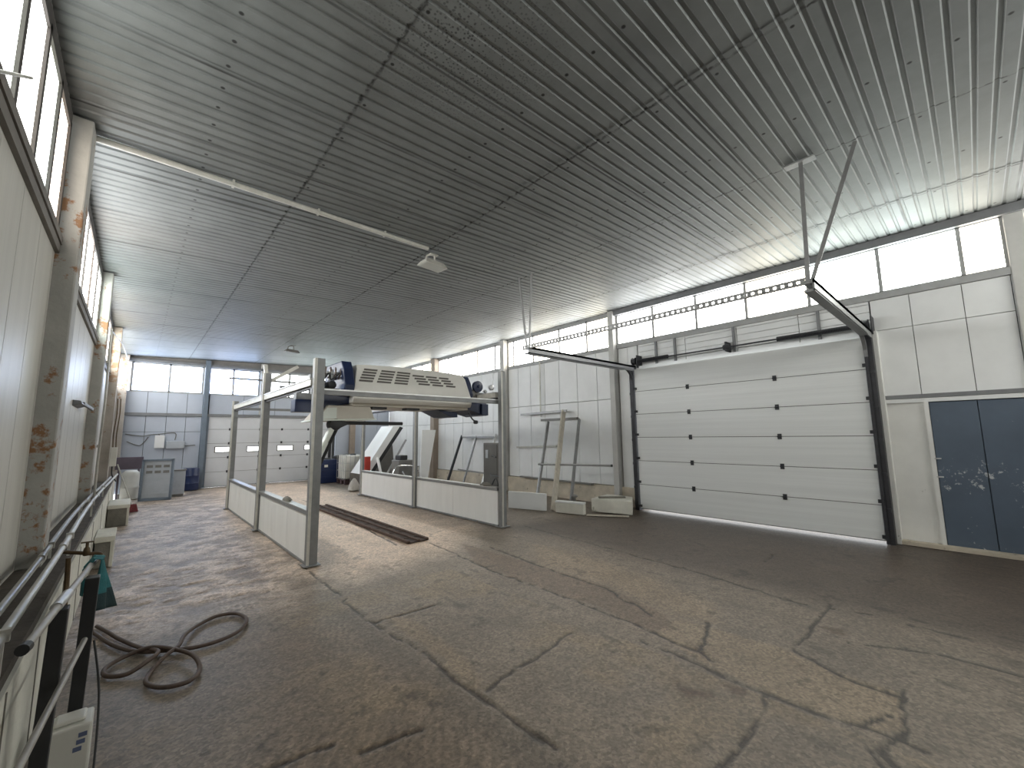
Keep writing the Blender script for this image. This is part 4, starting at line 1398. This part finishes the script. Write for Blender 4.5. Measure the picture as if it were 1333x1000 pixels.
def cloth():
    n, k = 14, 16
    mb = MB()
    vs_, fs = [], []
    for i in range(k + 1):
        u = i / k
        for j in range(n + 1):
            v = j / n - .5
            z = .925 - u * .27 - .05 * u * (v + .5)
            s = (u - .0)
            wave = .018 * math.sin(v * 11 + u * 2) * min(1, u * 2.5)
            wdt = .24 * (.7 + .3 * u)
            drop = -.02 if u < .06 else 0
            vs_.append((-.09 + wave * .7 + .10 * v * u + .02 * u, 3.50 + v * wdt * .9, z))
    for i in range(k):
        for j in range(n):
            a = i * (n + 1) + j
            fs.append((a, a + 1, a + n + 2, a + n + 1))
    mb.add(vs_[:], fs[:int(n * k * .68)], M['teal'])
    o = len(mb.v) - len(vs_)
    for f in fs[int(n * k * .68):]:
        mb.f.append([q + o for q in f])
        mb.m.append(mb._mi(M['teal_dark']))
    # short back flap over the rail
    vs2, fs2 = [], []
    for i in range(5):
        u = i / 4
        for j in range(n + 1):
            v = j / n - .5
            vs2.append((-.085 - .08 * min(1, u * 2) + .005 * math.sin(v * 9), 3.50 + v * .13 * .9, .925 + .012 * math.sin(u * 3.1) - .25 * max(0, u - .25)))
    for i in range(4):
        for j in range(n):
            a = i * (n + 1) + j
            fs2.append((a + 1, a, a + n + 1, a + n + 2))
    mb.add(vs2, fs2, M['teal'])
    ob = mb.build('cleaning_cloth', None, smooth=True)
    md = ob.modifiers.new('solid', 'SOLIDIFY')
    md.thickness = .006
    tag(ob, 'teal cleaning cloth with a dark hem hanging on the end of the stand rail', 'cloth')
cloth()

def canister():
    t = thing('canister', (-.12, 3.12, 0), 'white plastic canister with faded blue print standing behind the black stand posts', 'canister')
    mb = MB().box(-.215, -.055, 3.03, 3.195, 0, .245)
    mb.box(-.19, -.08, 3.06, 3.165, .245, .265)
    mb.build('body', M['white_plastic'], t, bevel=.015)
    for (z, a, b) in ((.16, -.105, -.075), (.13, -.115, -.085), (.19, -.10, -.07)):
        MB().box(a, b, 3.0285, 3.0305, z, z + .02).build('print', M['ink'], t)
canister()

# ------------------------------------------------------------------ kerb blocks along the left wall
def kerb_block(y0, y1, x1, h, label):
    t = thing('kerb_block', ((-.29 + x1) / 2, (y0 + y1) / 2, 0), label, 'block')
    mb = MB()
    mb.box(-.295, x1, y0 - .03, y1, h - .07, h, M['kerb_white'])
    mb.build('cap', None, t, bevel=.01)
    mb = MB()
    mb.box(-.285, x1 - .04, y0, y1, 0, h - .07, M['block_grey'])
    mb.box(x1 - .04, x1 - .005, y0 - .01, y1, 0, h - .07, M['kerb_white'])
    mb.build('body', None, t, bevel=.006)
kerb_block(7.60, 8.30, -.10, .385, 'dirty concrete block with a pale cap against the kerb, just behind the teal cloth')
kerb_block(10.98, 12.0, .02, .40, 'dirty concrete block with a pale cap against the kerb, beside the broom')

mb = MB()
mb.prism([(-.615, 2.08), (-.50, 2.065), (-.485, 2.03), (-.615, 1.99)], 6.9, 7.5)
mb.bar((-.50, 7.2, 2.05), (-.46, 7.95, 2.02), .03, .04)
tag(mb.build('wall_bracket', M['beam_grey'], bevel=.006), 'small grey metal bracket sticking out of the panels between two columns', 'bracket')

mb = MB()
cp = smooth_path([(-.395, 8.98, .72), (-.40, 9.0, 1.3), (-.39, 9.02, 2.2), (-.40, 9.0, 3.0), (-.40, 9.0, 3.35)], 5)
mb.tube(cp, .016, 8)
mb.box(-.43, -.385, 8.96, 9.04, 1.5, 1.54)
mb.box(-.43, -.385, 8.96, 9.04, 2.8, 2.84)
tag(mb.build('conduit', M['pipe_white'], smooth=True), 'thin pale conduit climbing the second column from the ledge pipes', 'pipe')

mb = MB().tube([(-.40, 9.05, 3.33), (-.36, 12.5, 3.72), (-.33, 17.3, 4.05)], .012, 6)
tag(mb.build('cable_run', M['cabinet_grey']), 'dark cable running from the conduit top towards the back windows', 'cable')

def switch_box():
    t = thing('switch_box', (-.35, 13.0, 1.0), 'small pale switch box on the rusty third column above the ledge', 'switch box')
    MB().box(-.395, -.28, 12.98, 13.075, 1.03, 1.45).build('body', M['white_plastic'], t, bevel=.008)
    mb = MB()
    for (x, y, z0) in ((-.36, 13.03, 1.45), (-.31, 13.03, 1.45)):
        mb.tube(smooth_path([(x, y, z0), (x - .01, y + .02, z0 + .3), (x + .01, y, z0 + .75), (x, y + .02, z0 + 1.1)], 5), .011, 6)
    mb.build('cable', M['brass'], t)
    mb = MB().tube(smooth_path([(-.34, 13.02, 1.03), (-.33, 13.0, .85), (-.25, 12.9, .7)], 5), .012, 6)
    mb.build('cable', M['black'], t)
switch_box()

def corner_things():
    # leaning slotted cover
    t = thing('vented_cover', (.5, 14.9, 0), 'blue-grey framed cover with six slots leaning upright on the floor by the back wall', 'cover')
    def P(u, v, w=0):                      # u across, v up along the lean, w outwards
        e = Vector((.975, -.22, 0))
        n_ = Vector((-.22, -.975, 0))
        up = Vector((.02, .16, .985))
        return Vector((.17, 14.98, 0)) + e * u + up * v + n_ * w
    def slab(mb, u0, u1, v0, v1, w0, w1):
        q = [P(a, b, c) for c in (w0, w1) for (a, b) in ((u0, v0), (u1, v0), (u1, v1), (u0, v1))]
        mb.add(q, [(3, 2, 1, 0), (4, 5, 6, 7), (0, 1, 5, 4), (1, 2, 6, 5), (2, 3, 7, 6), (3, 0, 4, 7)])
    f = MB()
    slab(f, 0, .05, 0, 1.1, -.08, .03); slab(f, .63, .68, 0, 1.1, -.08, .03)
    slab(f, 0, .68, 0, .07, -.08, .03); slab(f, 0, .68, 1.05, 1.1, -.08, .03)
    f.build('frame', M['blue_grey'], t)
    f = MB()
    slab(f, .05, .63, .07, 1.05, -.05, -.01)
    slab(f, .05, .63, .16, .20, -.01, .005)
    p = f.build('panel', M['blue_grey_light'], t)
    for r_ in range(2):
        for c_ in range(3):
            s = MB()
            slab(s, .10 + c_ * .18, .23 + c_ * .18, .72 + r_ * .15, .79 + r_ * .15, -.012, .002)
            s.build('slot', M['cabinet_grey'], p)
    # white drum behind
    mb = MB().lathe((-.02, 15.75, 0), [(.17, 0), (.19, .02), (.19, .28), (.20, .30), (.20, .34), (.19, .36), (.19, .62), (.18, .72), (.12, .78), (.05, .79)], 20)
    tag(mb.build('drum', M['white_plastic'], smooth=True), 'round white plastic drum standing left of the vented cover', 'drum')
    mb = MB()
    mb.box(-.36, .22, 15.98, 16.30, .80, 1.13)
    mb.box(-.30, -.26, 16.0, 16.3, 0, .80)
    mb.box(.12, .16, 16.0, 16.3, 0, .80)
    tag(mb.build('shelf_box', mat('dull_purple_box', (.12, .095, .12), .7)), 'dark purple-brown box on legs behind the white drum', 'box')
    t = thing('pale_cabinet', (1.02, 15.6, 0), 'low pale cabinet on the floor right of the vented cover', 'cabinet')
    MB().box(.86, 1.16, 15.45, 15.8, .06, .72).build('body', M['blue_grey_light'], t, bevel=.01)
    MB().box(.84, 1.18, 15.43, 15.82, .72, .75).build('top', M['cabinet_grey'], t)
    MB().box(.88, 1.14, 15.47, 15.78, 0, .06).build('plinth', M['cabinet_grey'], t)
    mb = MB().lathe((1.42, 17.05, 0), [(.20, 0), (.22, .02), (.22, .2), (.23, .22), (.22, .24), (.22, .44), (.23, .46), (.22, .48), (.22, .66), (.20, .70)], 20)
    tag(mb.build('barrel', M['blue_plastic'], smooth=True), 'dark blue barrel in front of the back wall left of the back gate', 'barrel')
    # broom
    t = thing('broom', (.04, 13.0, 0), 'broom with a pale handle and faded red brush leaning beside the kerb block', 'broom')
    MB().tube([(-.26, 13.22, 1.06), (.05, 12.95, .16)], .014, 8).build('handle', M['pipe_white'], t)
    mb = MB()
    mb.prism([(-.06, .0), (.17, .0), (.13, .17), (.0, .17)], 12.88, 12.98)
    mb.build('brush', M['red_brush'], t, bevel=.01)
    # cables on the back wall
    mb = MB()
    for pts in ([(-.24, 1.80), (.15, 1.73), (.35, 1.77), (.55, 1.79), (.95, 1.82), (.96, 1.59)], [(-.19, 1.57), (.09, 1.44), (.22, 1.55), (.3, 1.70)],
                [(.55, 1.78), (.62, 1.66), (.66, 1.55)], [(.86, 1.47), (1.05, 1.40), (1.5, 1.42)]):
        mb.tube(smooth_path([(x, 17.47, z) for x, z in pts], 6), .014, 6)
    tag(mb.build('wall_cable', M['cabinet_grey']), 'loose dark cables looping across the back wall panels', 'cable')
    t = thing('junction_box', (.98, 17.4, 1.4), 'pale junction box hanging on the back wall under the looping cables', 'box')
    MB().box(.74, 1.22, 17.36, 17.5, 1.32, 1.56).build('body', M['blue_grey_light'], t, bevel=.02)
    MB().box(.46, .70, 17.40, 17.5, 1.35, 1.75).build('lid', M['panel'], t)
corner_things()

# ------------------------------------------------------------------ far right: tank, tote, scrap
def far_right():
    t = thing('plastic_tank', (5.4, 16.1, 0), 'large dark blue plastic tank on the floor in front of the back wall', 'tank')
    mb = MB().box(4.93, 5.80, 15.75, 16.5, 0, .82)
    for z in (.2, .42, .64):
        mb.box(4.915, 5.815, 15.735, 16.515, z, z + .04)
    mb.build('body', M['blue_plastic'], t, bevel=.03)
    MB().lathe((5.25, 16.05, .82), [(.16, 0), (.16, .03), (.13, .05)], 18).build('lid', M['black'], t)
    MB().box(5.10, 5.22, 15.742, 15.75, .56, .66).build('sticker', M['white_plastic'], t)
    mb = MB().prism([(5.52, .83), (6.05, .95), (6.05, 1.0), (5.5, .92)], 15.7, 16.2)
    mb.box(5.55, 5.6, 15.8, 16.1, .82, .86)
    tag(mb.build('dark_board', M['black']), 'dark board lying across the top of the blue tank', 'board')
    t = thing('liquid_tote', (5.85, 15.1, 0), 'white liquid tote in a metal cage on a dark pallet beside the blue tank', 'tote')
    MB().box(5.48, 6.24, 14.72, 15.5, .17, .98).build('bottle', M['white_plastic'], t, bevel=.05)
    MB().lathe((5.86, 15.1, .98), [(.1, 0), (.1, .04), (.06, .05)], 14).build('cap', M['black'], t)
    g = MB()
    for x in np.linspace(5.46, 6.26, 6):
        g.tube([(x, 14.70, .16), (x, 14.70, 1.0)], .010, 6)
        g.tube([(x, 15.52, .16), (x, 15.52, 1.0)], .010, 6)
    for y in np.linspace(14.70, 15.52, 6):
        g.tube([(5.46, y, .16), (5.46, y, 1.0)], .010, 6)
        g.tube([(6.26, y, .16), (6.26, y, 1.0)], .010, 6)
    for z in (.2, .46, .72, .99):
        g.tube([(5.46, 14.70, z), (6.26, 14.70, z), (6.26, 15.52, z), (5.46, 15.52, z)], .010, 6, closed=True)
    g.build('cage', M['galv'], t)
    p = MB()
    for y in (14.70, 15.05, 15.40):
        p.box(5.46, 6.26, y, y + .12, 0, .13)
    p.box(5.46, 6.26, 14.70, 15.52, .13, .165)
    p.build('pallet', mat('dark_pallet', (.075, .045, .05), .8), t)
    # sack
    mb = MB().lathe((5.05, 12.85, 0), [(.14, 0), (.18, .03), (.16, .15), (.12, .24), (.07, .32), (.03, .37)], 14)
    tag(mb.build('sack', M['brown_cloth'], smooth=True), 'pale grey sack slumped on the floor behind the far right bay post', 'sack')
    # red box
    t = thing('red_box', (5.5, 13.0, 0), 'upright red metal box standing behind the far end of the right partition', 'box')
    MB().box(5.40, 5.58, 12.92, 13.1, .02, 1.0).build('body', M['red'], t, bevel=.015)
    MB().box(5.42, 5.56, 12.90, 12.92, .06, .62).build('front_plate', mat('dull_red_plate', (.30, .05, .035), .5), t)
    # leaning white slab door with dark edge
    t = thing('insulated_slab', (6.2, 13.5, 0), 'large white panel tilted steeply over the scrap behind the right partition', 'panel')
    mb = MB()
    mb.prism([(5.53, .42), (5.77, .42), (6.82, 1.96), (6.58, 1.98)], 13.45, 13.50)
    mb.build('face', M['panel'], t)
    mb = MB().prism([(5.77, .42), (5.91, .42), (6.95, 1.92), (6.82, 1.96)], 13.46, 14.4)
    mb.build('side', M['black'], t)
    mb = MB().prism([(5.53, .42), (5.77, .42), (6.82, 1.96), (6.58, 1.98)], 13.50, 14.4)
    mb.build('core', M['panel'], t)
    tag(MB().box(5.5, 6.4, 13.4, 14.4, 0, .42).build('pallet_stack', M['ledge']), 'dark low stack under the foot of the tilted white panel', 'pallet')
    mb = MB().prism([(6.2, 0), (7.2, 0), (7.08, 1.25), (6.92, 1.86), (6.80, 1.6)], 14.5, 14.62)
    tag(mb.build('dark_sheet', M['cabinet_grey']), 'dark grey sheet standing behind the tilted white panel', 'sheet')
    mb = MB().bar((5.95, 13.05, 0), (6.98, 13.3, 1.50), .05, .05)
    tag(mb.build('metal_strip', M['galv']), 'thin pale metal strip leaning in front of the dark sheet', 'metal strip')
    mb = MB().bar((5.95, 12.7, 0), (5.92, 13.2, .95), .05, .09)
    tag(mb.build('offcut_board', M['panel']), 'short white offcut standing at the foot of the tilted panel', 'board')
    # machine part stack
    t = thing('scrap_machine', (6.0, 11.5, 0), 'dark scrap machine part with a bright tubular frame on it behind the right partition', 'scrap')
    MB().box(5.78, 6.30, 11.4, 11.9, 0, .92).build('body', M['cabinet_grey'], t, bevel=.02)
    MB().box(5.85, 6.08, 11.45, 11.8, .92, 1.06).build('top_unit', M['black'], t, bevel=.02)
    MB().tube(smooth_path([(5.50, 11.2, .56), (5.58, 11.2, .74), (5.75, 11.2, .78), (6.32, 11.2, .73)], 6), .022, 8).build('tube_frame', M['chrome'], t, smooth=True)
    mb = MB()
    mb.bar((6.05, 11.2, .20), (6.30, 11.2, .62), .03, .04, (0, 1, 0))
    mb.bar((5.78, 11.2, .62), (5.98, 11.2, .30), .03, .03, (0, 1, 0))
    mb.tube([(5.50, 11.2, .0), (5.50, 11.2, .58)], .02, 8)
    mb.tube([(6.32, 11.2, .0), (6.32, 11.2, .75)], .02, 8)
    mb.build('brace', M['chrome'], t)
    # leaning white board
    mb = MB()
    mb.prism([(6.0, .0), (6.18, .0), (6.50, 1.79), (6.05, 1.79)], 10.58, 10.62)
    tag(mb.build('leaning_board', M['panel']), 'white board standing nearly upright left of the brown column', 'board')
    # leaning profile frame
    t = thing('profile_rack', (7.8, 10.5, 0), 'metal profile frame with a white top bar leaning on the right wall behind the bay', 'frame')
    A0, A1 = Vector((7.35, 11.35, 0)), Vector((8.16, 11.62, 1.62))
    B0, B1 = Vector((7.35, 10.5, 0)), Vector((8.16, 10.8, 1.62))
    D0, D1 = Vector((7.30, 9.55, 0)), Vector((8.14, 9.82, 1.62))
    MB().bar(A0, A1, .05, .07, (1, 0, 0)).build('leg', M['black_steel'], t)
    MB().bar(B0, B1, .04, .05, (1, 0, 0)).build('leg', M['alu'], t)
    MB().bar(D0, D1, .05, .06, (1, 0, 0)).build('leg', M['panel'], t)
    MB().bar(A1, D1, .05, .07, (0, 0, 1), M['panel']).bar(A1 + Vector((0, 0, -.06)), D1 + Vector((0, 0, -.06)), .06, .055, (0, 0, 1), M['alu']).build('top_bar', None, t)  # darker lower strip stands in for the bar's underside shadow
    MB().bar(A0.lerp(A1, .35) + Vector((-.03, -.4, 0)), D0.lerp(D1, .33) + Vector((-.03, 0, 0)), .03, .04).build('cross_bar', M['alu'], t)
    # control cabinet
    t = thing('control_cabinet', (5.4, 6.6, 0), 'tall grey control cabinet behind the front right bay post', 'cabinet')
    MB().box(5.30, 5.50, 6.33, 6.80, .1, 1.46).build('body', M['cabinet_grey'], t, bevel=.01)
    MB().box(5.29, 5.30, 6.36, 6.77, .5, 1.43).build('door', mat('dark_cabinet_door', (.12, .118, .11), .4), t)
    MB().box(5.275, 5.29, 6.62, 6.70, 1.16, 1.32).build('display', M['blue_grey_light'], t)
    for y in (6.40, 6.70):
        MB().box(5.34, 5.46, y, y + .04, 0, .1).build('foot', M['black'], t)
    for pts in ([(5.28, 6.5, 1.2), (5.2, 6.4, 1.22), (5.05, 6.1, 1.2)], [(5.28, 6.55, .85), (5.2, 6.4, .84), (5.05, 6.0, .85)],
                [(5.1, 6.3, .65), (5.12, 6.2, .8), (5.1, 6.1, .7), (5.12, 6.15, .62)]):
        MB().tube(smooth_path(pts, 5), .012, 6).build('hose', M['black'], t, smooth=True)
far_right()

# ------------------------------------------------------------------ leaning frame and boards by the right wall
def wall_scrap():
    t = thing('leaning_ladder', (7.4, 7.0, 0), 'two slim aluminium legs joined by one long rung, leaning on the right wall', 'frame')
    A0, A1 = Vector((6.63, 6.67, 0)), Vector((8.25, 7.74, 1.95))
    B0, B1 = Vector((6.91, 5.92, 0)), Vector((8.25, 6.68, 1.98))
    MB().bar(A0, A1, .045, .06, (1, 0, 0)).build('leg', M['alu'], t)
    MB().bar(B0, B1, .045, .06, (1, 0, 0)).build('leg', M['alu'], t)
    a, b = A0.lerp(A1, .455), B0.lerp(B1, .455)
    dv = (b - a)
    r0, r1 = a - dv * .05, a + dv * 2.05
    off = Vector((-.065, 0, .02))
    MB().tube([r0 + off, r1 + off], .022, 10).build('rung', M['alu'], t, smooth=True)
    MB().tube([r1 + off - dv * .01, r1 + off + dv * .02], .026, 10).build('end_cap', M['black'], t)
    t = thing('timber_plank', (7.4, 6.7, 0), 'long pale timber plank leaning on the right wall between the aluminium legs', 'plank')
    T0, T1 = Vector((6.74, 6.24, .0)), Vector((8.22, 7.16, 2.22))
    MB().bar(T0, T1, .045, .12, (1, 0, 0)).build('board', M['wood'], t)
    MB().bar(T1 + Vector((-.02, -.12, .0)), T1 + Vector((-.06, 1.55, -.03)), .05, .05).build('top_rail', M['alu'], t)
    mb = MB().bar((8.30, 6.79, 2.01), (8.30, 8.05, 2.01), .05, .06)
    tag(mb.build('wall_rail', M['cabinet_grey']), 'short dark rail fixed to the ribbed wall panels behind the plank', 'rail')
    mb = MB().bar((8.30, 7.5, 1.31), (8.30, 9.05, 1.26), .05, .05)
    tag(mb.build('wall_rail', M['pipe_white']), 'pale rail fixed low on the wall panels beside the white column', 'rail')
    mb = MB().bar((8.25, 6.34, .415), (8.25, 8.85, .445), .10, .035)
    tag(mb.build('wall_rail', M['cabinet_grey']), 'long dark strip along the foot of the wall panels behind the leaning legs', 'rail')
    mb = MB().tube(smooth_path([(8.28, 8.05, 3.62), (8.28, 8.05, 2.6), (8.28, 8.05, 2.1)], 4), .02, 8)
    tag(mb.build('drop_pipe', M['pipe_white']), 'thin pale pipe dropping down the wall panels to the dark rail', 'pipe')
    # oblique row of low boards and concrete
    def row(p, q, h, th, name, m, lab, cat, lift=0.0):
        p, q = Vector(p), Vector(q)
        mb = MB().bar((p.x, p.y, lift + h / 2), (q.x, q.y, lift + h / 2), th, h)
        o = mb.build(name, m, bevel=.008)
        return tag(o, lab, cat)
    row((6.34, 7.22, 0), (6.63, 6.33, 0), .36, .05, 'low_board', M['panel'], 'low white board on edge at the wall foot, next to the right bay post', 'board')
    t = thing('concrete_kerb', (6.8, 5.8, 0), 'white-painted low kerb piece with a ledge, at the foot of the timber plank', 'kerb')
    MB().bar((6.70, 6.10, .10), (6.85, 5.48, .10), .11, .20).build('body', M['kerb_white'], t, bevel=.008)
    MB().bar((6.70, 6.10, .22), (6.85, 5.48, .22), .13, .035).build('cap', M['panel'], t, bevel=.006)
    mb = MB()
    mb.prism([(7.22, 5.60), (7.44, 4.76), (8.0, 5.10), (8.0, 5.75)], 0, .27, 'xy')
    tag(mb.build('concrete_block', M['kerb_white'], bevel=.015), 'long pale concrete block on the floor beside the large gate', 'block')
    mb = MB().bar((7.35, 5.5, .285), (7.75, 5.12, .285), .10, .03)
    tag(mb.build('timber_strip', M['block_grey']), 'dark timber strip lying on the pale concrete block', 'strip')
    mb = MB().bar((6.80, 5.40, .012), (7.25, 4.72, .012), .06, .022)
    tag(mb.build('floor_strip', M['wood']), 'pale timber strip lying on the floor in front of the concrete block', 'strip')
    mb = MB().lathe((7.1, 5.95, 0), [(.05, 0), (.06, .02), (.05, .16), (.03, .2), (.03, .26), (.07, .28), (.07, .31), (.02, .33)], 12)
    tag(mb.build('valve', M['cabinet_grey']), 'small dark valve standing behind the white-painted kerb piece', 'valve')
wall_scrap()


mb = MB().tube([(-.555, 2.02, 2.80), (-.45, 2.06, 2.82), (-.45, 2.60, 3.17)], .007, 6)
tag(mb.build('wire_rod', M['pipe_white']), 'thin pale rod sticking out in front of the nearest windows at the left edge', 'rod')
